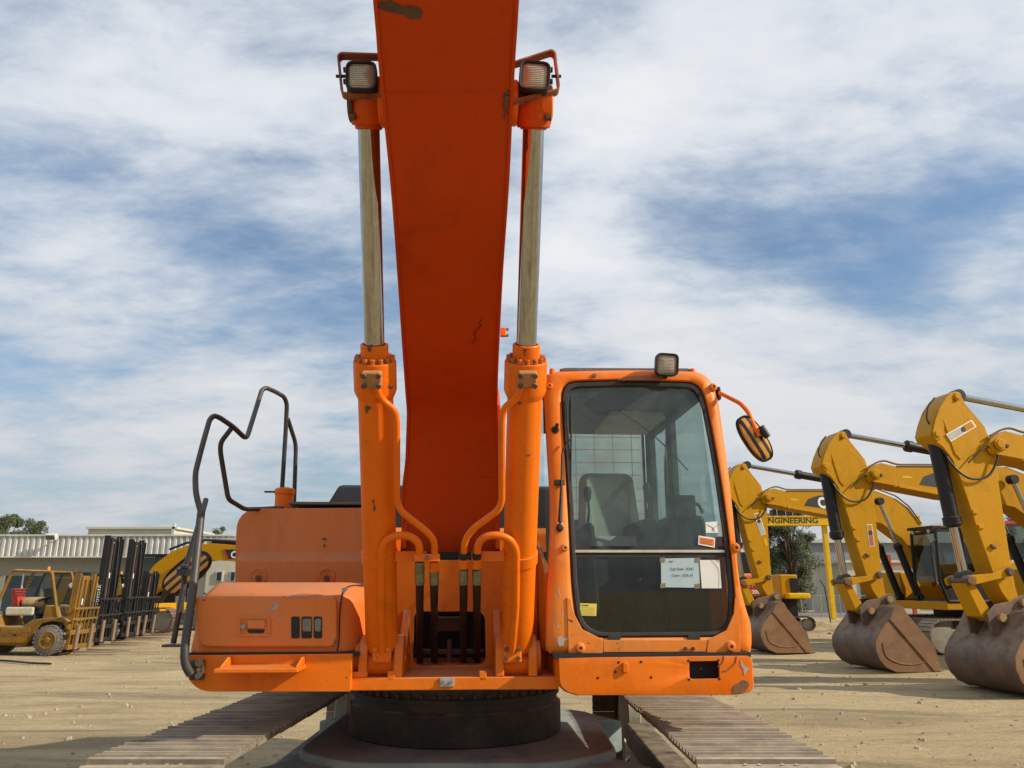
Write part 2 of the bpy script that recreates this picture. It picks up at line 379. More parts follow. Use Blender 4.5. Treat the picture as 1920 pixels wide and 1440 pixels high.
# ------------------------------------------------------------------ ground
def gz(x, y):
    a = noise.fractal(Vector((x * .28, y * .9, 1.3)), .9, 2.1, 4) * .030
    q = math.sin(x * .9 + y * 2.6 + 1.5 * noise.noise(Vector((x * .3, y * .3, 5)))) * .010
    rut = max(0, noise.noise(Vector((x * .10, y * .55, 9)))) * -.06
    return (a + q + rut) * min(1, max(0, (y - 2) / 6)) * (1 if y < 40 else .5)
g = MB(); xs = [-400, -150, -70] + [-40 + 80 * i / 260 for i in range(261)] + [70, 150, 400]; ys = [-300, -100, -30, -8, 0] + [3 + 55 * (i / 260) ** 1.5 for i in range(261)] + [90, 150, 300, 900]
nx = len(xs); vs = [(x, y, gz(x, y) - (.0 if abs(x) < 60 and y < 70 else .03)) for y in ys for x in xs]
g.add(vs, [[j * nx + i, j * nx + i + 1, (j + 1) * nx + i + 1, (j + 1) * nx + i] for j in range(len(ys) - 1) for i in range(nx - 1)])
tag(g.build('ground', GRD, ang=180), kind='structure')
# loose stones and clods, uncountable
g = MB(); r2 = random.Random(3)
for i in range(3600):
    y = 7 + 34 * r2.random() ** 1.3; x = (r2.random() * 1.7 - .85) * y
    s_ = .008 + .034 * r2.random() ** 4; z = gz(x, y)
    rr = [(x + s_ * math.cos(k * 1.256 + i) * (1 + .5 * r2.random()), y + s_ * math.sin(k * 1.256 + i) * (1 + .3 * r2.random())) for k in range(5)]
    g.loft([[(a, b, z - .01) for a, b in rr], [(x + (a - x) * .6, y + (b - y) * .6, z + s_ * (.5 + .5 * r2.random())) for a, b in rr]])
tag(g.build('gravel', plain('stones', (.36, .30, .21), .9, var=.4, nsc=1.5), ang=20), 'loose stones and dirt clods scattered over the sandy yard', 'gravel', kind='stuff')

# ================================================================== ORANGE EXCAVATOR
M = Frame((-.40, 5.9, 0), 3.15)
def c(u, v, D): return M.P(u, v, D - 5.9)
ex = thing('orange_excavator', 'large orange tracked excavator seen head on, its boom rising overhead', 'excavator', M.O, M.yaw)
def X(u, v, D): return c(u, v, D).x
def Zv(v, D): return c(900, v, D).z
def ly(D): return D - 5.9

# --- left platform: fascia beam
pl = [c(u, v, 4.2) for u, v in rpoly([(335, 1229, 3), (661, 1226, 2), (656, 1297, 3), (362, 1297, 38)])]
g = MB().prism(pl, (0, 4.4, 0))
g.build('front_platform', OR, ex, .008)
# right-hand gap side / central deck
zd0, zd1 = Zv(1292, 4.3), Zv(1268, 4.3)
g = MB().span((X(656, 1280, 4.3) + .004, ly(4.26), zd0), (X(1046, 1280, 4.3), ly(8.3), zd1 - .0))
g.span((X(661, 1280, 4.3), ly(4.262), zd1), (X(690, 1280, 4.3), ly(4.30), zd1 + .03))
g.build('deck_frame', OR, ex, .006)
for u in (735, 905): MB().box(c(u, 1266, 4.31), (.04, .10, .05)).build('deck_lug', OR, ex, .006)
MB().box(c(838, 1279, 4.255), (.075, .012, .045)).build('deck_plate', PRM, ex, .003)
g = MB()
for u in (831, 846): g.cyl(c(u, 1279, 4.25), c(u, 1279, 4.235), .009, n=8)
g.build('deck_bolt', STE, ex)
# step on the fascia
g = MB(); a, b = c(425, 1254, 4.2), c(574, 1254, 4.2); z = a.z
g.span((a.x, ly(3.99), z), (b.x, ly(4.197), z + .02))
for u in (432, 568):
    q = c(u, 1229, 4.2); g.prism([(q.x, ly(4.197), q.z - .004), (q.x, ly(4.197), z + .02), (q.x, ly(4.02), z + .02), (q.x, ly(4.14), q.z - .004)], (.012, 0, 0))
g.build('step', OR, ex, .004)

# --- tool box above the fascia
zb, zt = Zv(1224, 4.24), Zv(1092, 4.42)
prof = [(4.24, zb), (4.24, Zv(1126, 4.24)), (4.27, Zv(1112, 4.27)), (4.44, zt), (5.5, zt), (5.5, zb)]
xa, xb = X(345, 1220, 4.24), X(656, 1220, 4.24)
def sideprof(x, ins): return [Vector((x + (ins if z > zb + .3 else 0), ly(D), z)) for D, z in prof]
g = MB(); rings = []
for x, back in ((xa, .10), (xa + .03, .03), (xa + .07, 0.0), (xb - .07, 0.0), (xb - .02, .03), (xb + .03, .10), (xb + .06, .2)):
    rings.append([Vector((x + (.035 * (z - zb) / (zt - zb) if x < xa + .1 else 0), min(ly(D) + back, ly(5.5)), z - (back * .25 if z > zb + .2 else 0))) for D, z in prof])
g.loft(rings); g.build('tool_box', ORF, ex, .015, 3)
dr = [c(u, v, 4.205) for u, v in rpoly([(364, 1118, 14), (631, 1118, 14), (631, 1213, 16), (372, 1213, 20)])]
dz = MB(); 
# door follows the box face: lower part flat, raised by 3 cm
n_ = len(dr); dz.loft([[p + Vector((0, .05, 0)) for p in dr], dr])
door = dz.build('tool_box_door', ORF, ex, .010, 3)
g = MB(); 
o1 = rpoly([(447, 1156, 4), (506, 1156, 4), (506, 1193, 4), (447, 1193, 4)]); o2 = rpoly([(451, 1160, 2), (502, 1160, 2), (502, 1189, 2), (451, 1189, 2)])
g.loft([[c(u, v, 4.205) for u, v in o1], [c(u, v, 4.197) for u, v in o1], [c(u, v, 4.197) for u, v in o2], [c(u, v, 4.2035) for u, v in o2]], True)
lt = g.build('latch', ORF, door, .001)
g = MB().prism([c(u, v, 4.193) for u, v in rpoly([(464, 1163, 2), (497, 1163, 2), (496, 1178, 2), (464, 1178, 2)])], (0, .011, 0)); g.build('latch_handle', ORF, lt, .002)
g = MB().cyl(c(456, 1175, 4.205), c(456, 1175, 4.185), .014, n=16); g.build('lock', STE, lt, .002)
g = MB().prism([c(u, v, 4.2015) for u, v in rpoly([(463, 1180, 1), (497, 1180, 1), (494, 1187, 1), (466, 1187, 1)])], (0, .002, 0)); g.build('latch_recess', DARK, lt)
for (u0, u1) in ((546, 562), (565, 585), (588, 604)):
    o = rpoly([(u0, 1156, 4), (u1, 1156, 4), (u1, 1197, 4), (u0, 1197, 4)])
    MB().loft([[c(u, v, 4.204) for u, v in o], [c(u, v, 4.2025) for u, v in o]]).build('lamp_slot', DARK, door)
for (u0, u1) in ((567, 584), (590, 602)):
    o = rpoly([(u0, 1160, 5), (u1, 1160, 3), (u1 - 1, 1184, 3), (u0, 1184, 6)])
    MB().loft([[c(u, v, 4.202) for u, v in o], [c(u, v, 4.1995) for u, v in o]]).build('lamp', plain('dim_lens', (.20, .20, .19), .12, .3), door)
MB().tube([c(u, v, D) for u, v, D in ((688, 1098, 4.52), (660, 1097, 4.425), (648, 1102, 4.33), (641, 1116, 4.245), (637, 1150, 4.232), (636, 1205, 4.232), (632, 1221, 4.232))], .0035, .05, 6).build('panel_seam', DARK, ex)
MB().span((xa + .02, ly(4.225), zb - .012), (xb + .05, ly(4.5), zb + .006)).build('box_gap', DARK, ex)
# --- tank / hood behind
o = rpoly([(440, 953, 46), (700, 951, 3), (700, 1100, 2), (440, 1100, 2)])
top = [c(u, v, 5.32) for u, v in o]
zc = Zv(1046, 5.32)
g = MB(); r0 = []; r1 = []
for p in top: r0.append(p)
g.loft([[p + Vector((0, .03 if p.z > zc else .0, 0)) for p in top], [Vector((p.x, ly(7.0), p.z)) for p in top]])
g.build('tank_housing', ORF, ex, .03, 3)
z1 = Zv(1090, 5.3)
g = MB().prism([(X(442, 1090, 5.3), ly(5.335), z1 - .1), (X(442, 1090, 5.3), ly(5.27), z1 - .1), (X(442, 1090, 5.3), ly(5.27), zc - .02), (X(442, 1090, 5.3), ly(5.345), zc + .05)], (X(697, 1090, 5.3) - X(442, 1090, 5.3), 0, 0))
g.build('tank_skirt', ORF, ex, .015, 3)
for u in (484, 612):
    p = c(u, 1081, 5.27); MB().lathe(p, (0, -1, 0), [(0, .062), (.008, .058), (.010, .05), (.004, .04), (.003, .001)], 24).build('tank_boss', ORF, ex, .002)
    MB().cyl(c(u, 1084, 5.27), c(u, 1084, 5.24), .02, n=6).build('bolt', RUST, ex)
# top gap strip & filler
MB().span((X(545, 951, 5.5), ly(5.40), Zv(951, 5.5) + .003), (X(700, 951, 5.5), ly(6.9), Zv(951, 5.5) + .022)).build('tank_top_strip', GREY, ex, .004)
p = c(532, 953, 5.65)
fl = MB().lathe((p.x, p.y, p.z - .03), (0, 0, 1), [(0, .066), (.125, .066), (.128, .072), (.165, .072), (.172, .06), (.180, .03), (.181, 0)], 24).build('filler_neck', ORC, ex, .003)
MB().box((p.x - .10, p.y - .02, p.z + .115), (.08, .03, .012)).build('filler_handle', RAIL, fl, .003)
# --- main house and counterweight, engine hood
zh = Zv(951, 5.5)
g = MB().prism([(-1.44, 1.1, 1.22), (-1.44, 2.6, 1.22), (-.9, 3.1, 1.22), (.9, 3.1, 1.22), (1.44, 2.6, 1.22), (1.44, 1.1, 1.22)], (0, 0, zh - 1.25))
g.build('counterweight', OR, ex, .08, 4)
g = MB().span((X(1052, 1200, 6.1), ly(6.2), 1.22), (1.44, ly(7.0), zh - .12)); g.build('side_house', OR, ex, .03)
hz0 = zh - .04
g = MB(); hx0, hx1 = X(600, 908, 7.1), X(1052, 908, 7.1); ht = Zv(909, 7.1)
g.loft([[(hx0 - .02, ly(7.1), hz0), (hx1, ly(7.1), hz0), (hx1, ly(8.4), hz0), (hx0 - .02, ly(8.4), hz0)],
        [(hx0 + .02, ly(7.1), hz0 + .12), (hx1, ly(7.1), hz0 + .12), (hx1, ly(8.4), hz0 + .12), (hx0 + .02, ly(8.4), hz0 + .12)],
        [(hx0 + .16, ly(7.13), ht - .02), (hx1, ly(7.13), ht - .02), (hx1, ly(8.2), ht - .02), (hx0 + .16, ly(8.2), ht - .02)],
        [(hx0 + .20, ly(7.18), ht), (hx1, ly(7.18), ht), (hx1, ly(8.1), ht), (hx0 + .2, ly(8.1), ht)]])
hood = g.build('engine_hood', BLK, ex, .02, 3)
text('hood_letters', 'EN', c(651, 947, 7.085), (1, 0, 0), (0, 0, 1), .03, plain('worn_lettering', (.16, .16, .16), .6), hood, .01, 1.4, .004)
# --- handrails
g = MB()
rail1 = [(357, 1264, 4.14), (347, 1246, 4.12), (346, 1219, 4.12), (350, 1186, 4.14), (363, 1098, 4.2), (373, 1000, 4.28), (377, 962, 4.32), (367, 925, 4.36), (366, 887, 4.42), (380, 833, 4.5), (393, 787, 4.58), (401, 779, 4.6), (412, 783, 4.64), (437, 800, 4.8), (462, 824, 4.95), (478, 773, 5.1), (491, 731, 5.2), (499, 727, 5.22), (516, 734, 5.35), (533, 744, 5.46), (538, 757, 5.5), (536, 804, 5.55), (529, 915, 5.62)]
g.tube([c(*q) for q in rail1[:7]], .0215, .05, 12); g.tube([c(*q) for q in rail1[6:]], .0160, .05, 12)
g.build('handrail', RAIL, ex)
g = MB().tube([c(*q) for q in [(434, 803, 4.78), (414, 829, 4.8), (413, 846, 4.82), (427, 931, 4.95), (431, 938, 4.98), (459, 955, 5.2), (492, 954, 5.4), (530, 952, 5.55)]], .0155, .05, 12)
g.tube([c(*q) for q in [(540, 786, 5.53), (555, 833, 5.75), (551, 955, 5.8)]], .0155, .06, 12)
g.build('handrail', RAIL, ex)
g = MB().tube([c(*q) for q in [(386, 937, 4.5), (379, 962, 4.42), (366, 1005, 4.35), (345, 1072, 4.35), (346, 1092, 4.35), (325, 1206, 4.35)]], .0150, .02, 12)
g.box(c(328, 1210, 4.35), (.10, .10, .012)); g.box(c(352, 1073, 4.30), (.10, .05, .035)); g.cyl(c(340, 1064, 4.30), c(354, 1064, 4.30), .017, n=10)
g.build('handrail', RAIL, ex)
cl = MB().prism([c(u, v, 4.165) for u, v in rpoly([(353, 1238, 2), (381, 1237, 2), (380, 1275, 2), (355, 1276, 3)])], (0, .034, 0)).build('rail_clamp', RUST, ex, .003)
for v in (1243, 1268): MB().cyl(c(372, v, 4.165), c(372, v, 4.135), .02, n=6).build('bolt', GREASE_SHADE, cl, .002)
MB().cyl(c(372, 1256, 4.165), c(372, 1256, 4.15), .010, n=8).build('bolt', RUST, cl)

def oval_mirror(name, p, w, h, tilt, yaw, parent, face=True):
    root = bpy.data.objects.new(name, None)
    o = [(w / 2 * math.copysign(abs(math.cos(k * math.pi / 20)) ** .75, math.cos(k * math.pi / 20)), h / 2 * math.copysign(abs(math.sin(k * math.pi / 20)) ** .85, math.sin(k * math.pi / 20))) for k in range(40)]
    def ring(s, y): return [(x * s, y, z * s) for x, z in o]
    e = MB().loft([ring(.93, .03), ring(1, .02), ring(1, -.008), ring(.965, -.016), ring(.92, -.010)], True).build(name, BLK, parent, 0)
    bk = MB().loft([ring(.925, -.008), ring(.8, -.020), ring(.4, -.026)], True).build('mirror_shell', STRIPE, e)
    e.location = p; e.rotation_euler = (0, tilt, yaw); return e
mr = oval_mirror('mirror', c(350, 1074, 4.95), .16, .33, R(48), R(0), ex)
# --- front plate with the hose opening
Dp = 4.78
outer = resample(rpoly([(684, 1050, 4), (1006, 1050, 4), (1010, 1262, 4), (684, 1262, 4)], 2), 96)
inner = resample(rpoly([(776, 1147, 16), (909, 1147, 18), (911, 1247, 18), (774, 1249, 18)], 6), 96)
g = MB().loft([[c(u, v, Dp) for u, v in outer], [c(u, v, Dp) for u, v in inner], [c(u, v, Dp) + Vector((0, .05, 0)) for u, v in inner], [c(u, v, Dp) + Vector((0, .05, 0)) for u, v in outer]], False, True)
g.build('front_plate', OR, ex, .004)
g = MB(); a, b = c(700, 1040, 5.35), c(1000, 1290, 5.35)
g.span((a.x, ly(5.4), b.z), (b.x, ly(5.45), a.z - .25)); g.build('frame_bulkhead', DARK, ex)
g = MB(); g.span(c(778, 1218, 5.1), c(908, 1226, 5.16)); g.span(c(838, 1200, 5.05), c(846, 1262, 5.12)); g.box(c(842, 1170, 5.2), (.16, .1, .09)); g.build('valve_block', RUST, ex, .01)
for sgn, us in ((0, ((676, 693), (741, 758))), (1, ((928, 944), (988, 1005)))):
    for (u0, u1) in us:
        x0, x1 = X(u0, 1230, 4.36), X(u1, 1230, 4.36)
        zc_ = Zv(1232, 4.36); pts = []
        for k in range(13):
            a = R(180 + 15 * k) if False else math.pi * (1 - k / 12)
            pts.append((ly(4.40) - .115 * math.sin(a) * 1.0 if False else ly(4.38) + .115 * math.cos(a), zc_ + .115 * math.sin(a)))
        pts = [(ly(4.265), zd1)] + pts + [(ly(4.80), zc_ + .25), (ly(4.80), zd1)]
        MB().prism([(x0, y, z) for y, z in pts], (x1 - x0, 0, 0)).build('cylinder_bracket', OR, ex, .008)
for u0, u1 in ((676, 690), (988, 1004)):
    s_ = -1 if u0 < 800 else 1; x = X(u0 if s_ < 0 else u1, 1230, 4.36)
    MB().cyl((x, ly(4.38), Zv(1232, 4.36)), (x + s_ * .025, ly(4.38), Zv(1232, 4.36)), .085, n=24).build('pin_boss', OR, ex, .006)
MB().span(c(700, 1052, 4.92), c(1000, 1036, 5.0)).build('frame_gap', DARK, ex)
# --- boom
sec = [(1075, 750, 936, 5.12), (1000, 756, 934, 5.02), (935, 755, 936, 4.94), (850, 764, 932, 4.80), (780, 766, 930, 4.62), (730, 763, 930, 4.40), (640, 757, 933, 3.98), (500, 748, 940, 3.49), (350, 737, 950, 3.06), (200, 722, 957, 2.74), (100, 713, 962, 2.53), (0, 705, 968, 2.34)]
und = [(c(a, v, D), c(b, v, D)) for v, a, b, D in sec]
d_ = (und[-1][0] + und[-1][1] - und[-3][0] - und[-3][1]); d_.x = 0; d_.normalize()
wv = und[-1][1] - und[-1][0]
for k in (1.2, 2.6): und.append((und[11][0] + d_ * k, und[11][1] + d_ * k))
mid = [(a + b) / 2 for a, b in und]; rings = []
deep = [.45, .55, .65, .75, .82, .88, .95, 1.0, .95, .9, .85, .82, .7, .45]
for i, (a, b) in enumerate(und):
    t = (mid[min(i + 1, len(mid) - 1)] - mid[max(i - 1, 0)]).normalized(); n_ = Vector((1, 0, 0)).cross(t); n_ = n_ if n_.y > 0 else -n_; n_ = Vector((0, n_.y, n_.z)).normalized()
    rings.append([a, b, b + n_ * deep[i], a + n_ * deep[i]])
def interp(rings, k=4):
    out = []
    for i in range(len(rings) - 1):
        for j in range(k):
            t = j / k; p0, p1, p2, p3 = rings[max(i - 1, 0)], rings[i], rings[i + 1], rings[min(i + 2, len(rings) - 1)]
            out.append([.5 * ((2 * b) + (c_ - a) * t + (2 * a - 5 * b + 4 * c_ - d) * t * t + (3 * b - a - 3 * c_ + d) * t ** 3) for a, b, c_, d in zip(p0, p1, p2, p3)])
    out.append(rings[-1]); return out
RI = interp(rings)
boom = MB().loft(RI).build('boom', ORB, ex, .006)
# flange lips where the side plates stand proud of the bottom plate
g = MB()
for sd in (0, 1):
    rr = []
    for q in RI[:49]:
        a = q[0] if sd == 0 else q[1]; s_ = -1 if sd == 0 else 1; nn = (q[3] - q[0]).normalized()
        rr.append([a + Vector((s_ * .010, 0, 0)) - nn * .008, a + Vector((-s_ * .004, 0, 0)) - nn * .008, a + Vector((-s_ * .004, 0, 0)) + nn * .002, a + Vector((s_ * .010, 0, 0)) + nn * .2])
    g.loft(rr)
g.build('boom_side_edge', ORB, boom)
# foot gussets seen beside the boom
for s_, u in ((-1, 768), (1, 937)):
    x = und[4][0].x - .012 if s_ < 0 else und[4][1].x + .012
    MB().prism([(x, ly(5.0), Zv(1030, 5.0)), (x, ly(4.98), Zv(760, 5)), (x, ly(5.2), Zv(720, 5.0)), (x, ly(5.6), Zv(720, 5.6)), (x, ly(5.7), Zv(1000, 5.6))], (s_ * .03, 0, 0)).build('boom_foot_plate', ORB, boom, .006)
# chipped primer patches at the boom top, a drip of black sealant
def patch(us, D, mat, name, parent, off=.004, thick=.002):
    pts = [c(u, v, D) for u, v in us]; return MB().prism([p - Vector((0, off, 0)) for p in pts], (0, thick, 0)).build(name, mat, parent)
def boomD(v):
    for i in range(len(sec) - 1):
        if sec[i][0] >= v >= sec[i + 1][0]:
            t = (sec[i][0] - v) / (sec[i][0] - sec[i + 1][0]); return sec[i][3] + (sec[i + 1][3] - sec[i][3]) * t
    return sec[-1][3]
def unders(pts, name, mat, lift=.004):
    q = []
    for u, v in pts:
        a = None; best = 9e9
        for i in range(len(RI) - 1):
            p, p2 = RI[i][0], RI[i + 1][0]; v1, v2 = M.proj(p)[1], M.proj(p2)[1]
            if (v1 - v) * (v2 - v) <= 0 and v1 != v2:
                t = (v1 - v) / (v1 - v2); D = p.lerp(p2, t).y + 5.9; a = c(u, v, D); break
        q.append((a if a else c(u, v, 2.34)) + Vector((0, -lift * .6, -lift * .8)))
    return q
q = unders([(712, 3), (734, 1), (740, 5), (757, 12), (770, 10), (786, 14), (793, 22), (789, 34), (770, 36), (756, 28), (738, 24), (722, 20), (709, 14)], 'x', RUST)
g = MB(); g.loft([q, [p + Vector((0, .002, .002)) for p in q]]); g.build('paint_chip', RUST, boom)
q = unders([(904, 598), (898, 604), (902, 610), (893, 618), (889, 626), (893, 634), (884, 644)], 'x', INK)
MB().tube(q, .0022, .004, 5).build('crack', GREASE_SHADE, boom)
q = unders([(954, 170), (947, 178), (951, 186), (946, 200), (949, 212), (944, 222)], 'x', INK); MB().tube(q, [.006, .012, .008, .010, .005, .003], .004, 6).build('weld_scar', RUST, boom)
q = c(938, 612, 3.95); MB().box(q + Vector((.02, .1, 0)), (.03, .03, .05)).build('grease_block', ORC, boom, .004)
for dz_ in (-.018, .018): MB().cyl(q + Vector((.03, .1, dz_)), q + Vector((.05, .1, dz_)), .008, n=6).build('grease_nipple', STE, boom)

for t_ in (10, 26, 37):
    q = RI[t_]; nn = (q[3] - q[0]).normalized(); a, b = q[0] - nn * .001, q[1] - nn * .001
    MB().tube([a + Vector((.01, 0, 0)), (a + b) / 2, b - Vector((.01, 0, 0))], .0035, .05, 6).build('weld_seam', ORB, boom)
# --- boom cylinders
def cylinder(uA, uB, vB, side):
    A, B = c(uA, 1240, 4.38), c(uB, vB, 2.94); ax = (B - A).normalized(); Ln = (B - A).length
    def tv(v):
        lo, hi = 0.0, 1.2
        for _ in range(40):
            m_ = (lo + hi) / 2
            if M.proj(A + (B - A) * m_)[1] > v: lo = m_
            else: hi = m_
        return lo * Ln
    def rad(px, v):                        # pixel width at a height -> radius there
        p = A + ax * tv(v); w = M.M @ p + M.O - Vector((0, 0, EYE)); f = w.y * math.cos(TH) + w.z * math.sin(TH); return px / 2 * f / FPX
    rb = rad(63, 950); rc = rad(80, 700); rn = rad(52, 660); rr = rad(39, 500)
    t0, t1, t2, t3, t4 = tv(1212), tv(738), tv(722), tv(676), tv(645)
    root = MB().lathe(A, ax, [(t0 - .02, rb * .6), (t0, rb * .93), (t0 + .03, rb), (tv(1040), rb), (tv(1040) + .001, rb * 1.0), (t1 - .01, rb)], 40).build('boom_cylinder', ORC, ex, 0, ang=25)
    gl = MB().lathe(A, ax, [(t1 - .02, rb * 1.01), (t1, rc * .93), (t1 + .02, rc), ((t2 + t3) / 2 - .004, rc), ((t2 + t3) / 2 - .003, rc * .985), ((t2 + t3) / 2 + .001, rc * .985), ((t2 + t3) / 2 + .002, rc), (t3 - .004, rc), (t3, rc * .98), (t3 + .001, rn * 1.02), (t3 + .002, rn), (t4 - .004, rn), (t4, rn * .96), (t4, rr * 1.15), (t4 - .02, rr * 1.1)], 40).build('cylinder_gland', ORC, root, 0, ang=25)
    e = ax.cross(Vector((1, 0, 0))).normalized(); h = e.cross(ax).normalized()
    for k in range(14):
        a = 2 * math.pi * (k + .5) / 14; d = (e * math.sin(a) + h * math.cos(a)) * (rc + rn) / 2
        MB().lathe(A + ax * t3 + d, ax, [(-.002, .0125), (.022, .0125), (.024, .010), (.024, .006), (.014, .005), (.013, 0)], 10).build('gland_bolt', BLT, gl)
    te = tv(242)
    MB().lathe(A, ax, [(t4 - .03, rr), (te, rr)], 40).build('piston_rod', CHR, root)
    MB().lathe(A, ax, [(te - .004, rr * 1.02), (te, rr * 1.22), (te + .03, rr * 1.3), (Ln - .11, rr * 1.5), (Ln - .06, rr * 1.75), (Ln + .02, rr * 1.7), (Ln + .09, rr * 1.2), (Ln + .1, 0)], 30).build('rod_eye', GRM, root, 0, ang=30)
    # base lug
    MB().lathe(A, ax, [(t0 - .12, rb * .50), (t0 - .03, rb * .60), (t0 - .005, rb * .8)], 24).build('base_lug', ORC, root)
    MB().cyl(A - Vector((.085, 0, 0)), A + Vector((.085, 0, 0)), .075, n=28).build('base_eye', ORC, root, .005)
    nrm = Vector((0, -1, 0)); nrm = (nrm - ax * nrm.dot(ax)).normalized()
    pb = A + ax * ((t2 + t3) / 2) + nrm * (rc + .012)
    Mx = Matrix((Vector((1, 0, 0)), -nrm, ax)).transposed()
    bl = MB().box(pb, (.092, .05, .078), Mx).build('port_block', rusty('worn_port_block', (.55, .20, .04), (.30, .17, .08), .5, .6, 8), gl, .01)
    for dx in (-.034, .034):
        for da in (-.024, .024):
            q = pb + Vector((dx, 0, 0)) + ax * da + nrm * .022; MB().cyl(q, q + nrm * .022, .0125, n=10).build('bolt', RUST, bl, .002)
    return root, A, ax, tv, nrm, rb, rc
cyls = [cylinder(717, 690, 185, -1), cylinder(968, 1002, 190, 1)]
def onc(ci, u, v, off):                     # point in front of the barrel surface by off
    root, A, ax, tv, nrm, rb, rc = cyls[ci]
    p = A + ax * tv(v); D = (p + nrm * off).y + 5.9; return c(u, v, D)
pipeL = [(707, 700), (707, 735), (720, 754), (740, 768), (744, 790), (744, 940), (753, 960), (800, 996), (815, 1014), (815, 1042)]
pipeL2 = [(717, 1222), (715, 1140), (716, 1030), (724, 1011), (748, 1003), (770, 1005), (786, 1018), (787, 1042)]
pipeR = [(979, 700), (978, 728), (966, 748), (945, 765), (941, 785), (941, 940), (934, 957), (886, 992), (871, 1014), (870, 1042)]
pipeR2 = [(960, 1222), (967, 1140), (968, 1030), (956, 1010), (930, 1002), (908, 1006), (896, 1020), (895, 1042)]
for ci, ps, o0, o1 in ((0, pipeL, .13, .12), (0, pipeL2, .13, .12), (1, pipeR, .13, .12), (1, pipeR2, .13, .12)):
    root, A, ax, tv, nrm, rb, rc = cyls[ci]
    q = []
    for i, (u, v) in enumerate(ps):
        off = rc + .035 if v < 745 else rb + .030
        q.append(onc(ci, u, v, off))
    MB().tube(q, .0195 if ps in (pipeL2, pipeR2) else .0170, .06, 14).build('hydraulic_pipe', ORC, root)
    if ps in (pipeL2, pipeR2):
        u, v = ps[0]; p = onc(ci, u, v - 2, rb * .9); fb = MB().box(p + Vector((0, 0, -.01)), (.10, .07, .10)).build('pipe_flange', ORC, root, .012)
        for dx in (-.032, .032):
            for dz_ in (-.035, .01): MB().cyl(p + Vector((dx, -.03, dz_)), p + Vector((dx, -.052, dz_)), .012, n=8).build('bolt', ORC if ci == 0 else RUST, fb, .002)
for ci, ua, ub in ((0, 686, 800), (1, 884, 1001)):
    root, A, ax, tv, nrm, rb, rc = cyls[ci]; t = tv(1043)
    MB().lathe(A, ax, [(t - .03, rb), (t - .028, rb + .008), (t + .028, rb + .008), (t + .03, rb)], 40, False).build('pipe_clamp', ORC, root)
    a, b = onc(ci, ua + (55 if ci == 0 else 0), 1043, .06), onc(ci, ub - (0 if ci == 0 else 55), 1043, .06)
    MB().box((a + b) / 2, ((b - a).length, .012, .05)).build('clamp_bar', ORC, root, .002)
    q = onc(ci, 690 if ci == 0 else 998, 1043, .0); MB().box(q, (.03, .06, .05)).build('clamp_ear', ORC, root, .004)
    ub_ = 801 if ci == 0 else 883; p = onc(ci, ub_, 1046, rb + .03)
    if ci == 0:
        MB().box(p, (.128, .05, .038)).build('hose_clamp', ORC, root, .004)
        MB().cyl(p + Vector((0, -.025, 0)), p + Vector((0, -.045, 0)), .011, n=6).build('bolt', RUST, root)
hx = ((787, 0), (814, 0), (869, 1), (894, 1))
for u, ci in hx:
    root, A, ax, tv, nrm, rb, rc = cyls[ci]
    p0 = onc(ci, u, 1038 if ci else 1052, rb + .03); p1 = onc(ci, u, 1062, rb + .028); p2 = onc(ci, u, 1096, rb + .026)
    if ci: MB().cyl(onc(ci, u, 1036, rb + .03), onc(ci, u, 1047, rb + .03), .023, n=14).build('pipe_collar', BLKM, root)
    MB().lathe(p0 if not ci else onc(ci, u, 1047, rb + .03), p2 - p0, [(0, .024), (.022, .026), (.023, .023), (.03, .023), (.031, .027), (.052, .027)], 6).build('hose_nut', ORC if (ci or u > 800) else FIT, root, .001)
    MB().lathe(p1 + (p2 - p1) * .15, p2 - p1, [(0, .022), (.02, .0245), (.08, .0245), (.083, .022)], 16).build('hose_ferrule', FIT, root)
    e0 = c(u + (1 if ci == 0 else 0), 1165, 4.62); e1 = c(u, 1215, 4.80); e2 = c(u, 1240, 5.1)
    MB().tube([p1 + (p2 - p1) * .9, p2 + (e0 - p2) * .5 + Vector((0, -.03, 0)), e0, e1, e2], .0215, .1, 14).build('hydraulic_hose', HOSE, root)
# top pins through the boom with end collars
for ci in (0, 1):
    root, A, ax, tv, nrm, rb, rc = cyls[ci]; s_ = -1 if ci == 0 else 1
    u0, u1 = (656, 740) if ci == 0 else (945, 1034)
    y = c(845, 195, 2.96); B = A + ax * tv(195)
    xa_, xb_ = X(u0, 195, B.y + 5.9), X(u1, 195, B.y + 5.9)
    MB().cyl((xa_, B.y, B.z), (xb_, B.y, B.z), .055, n=24).build('boom_pin', RUST, boom, .004)
    e0 = X(665 if ci == 0 else 1012, 195, B.y + 5.9); e1 = X(655 if ci == 0 else 1034, 195, B.y + 5.9)
    MB().cyl((e0, B.y, B.z), (e1, B.y, B.z), .082, n=28).build('pin_collar', ORC if ci else RUST, boom, .008)
    e0 = X(712 if ci == 0 else 952, 195, B.y + 5.9); e1 = X(735 if ci == 0 else 970, 195, B.y + 5.9)
    MB().cyl((e0, B.y, B.z), (e1, B.y, B.z), .098, n=28).build('boom_boss', ORC, boom, .008)
    MB().cyl((xa_ + .006 if ci == 0 else xb_ - .03, B.y - .03, B.z - .085), (xa_ + .03 if ci == 0 else xb_ - .006, B.y - .03, B.z - .085), .016, n=6).build('bolt', RUST, boom)
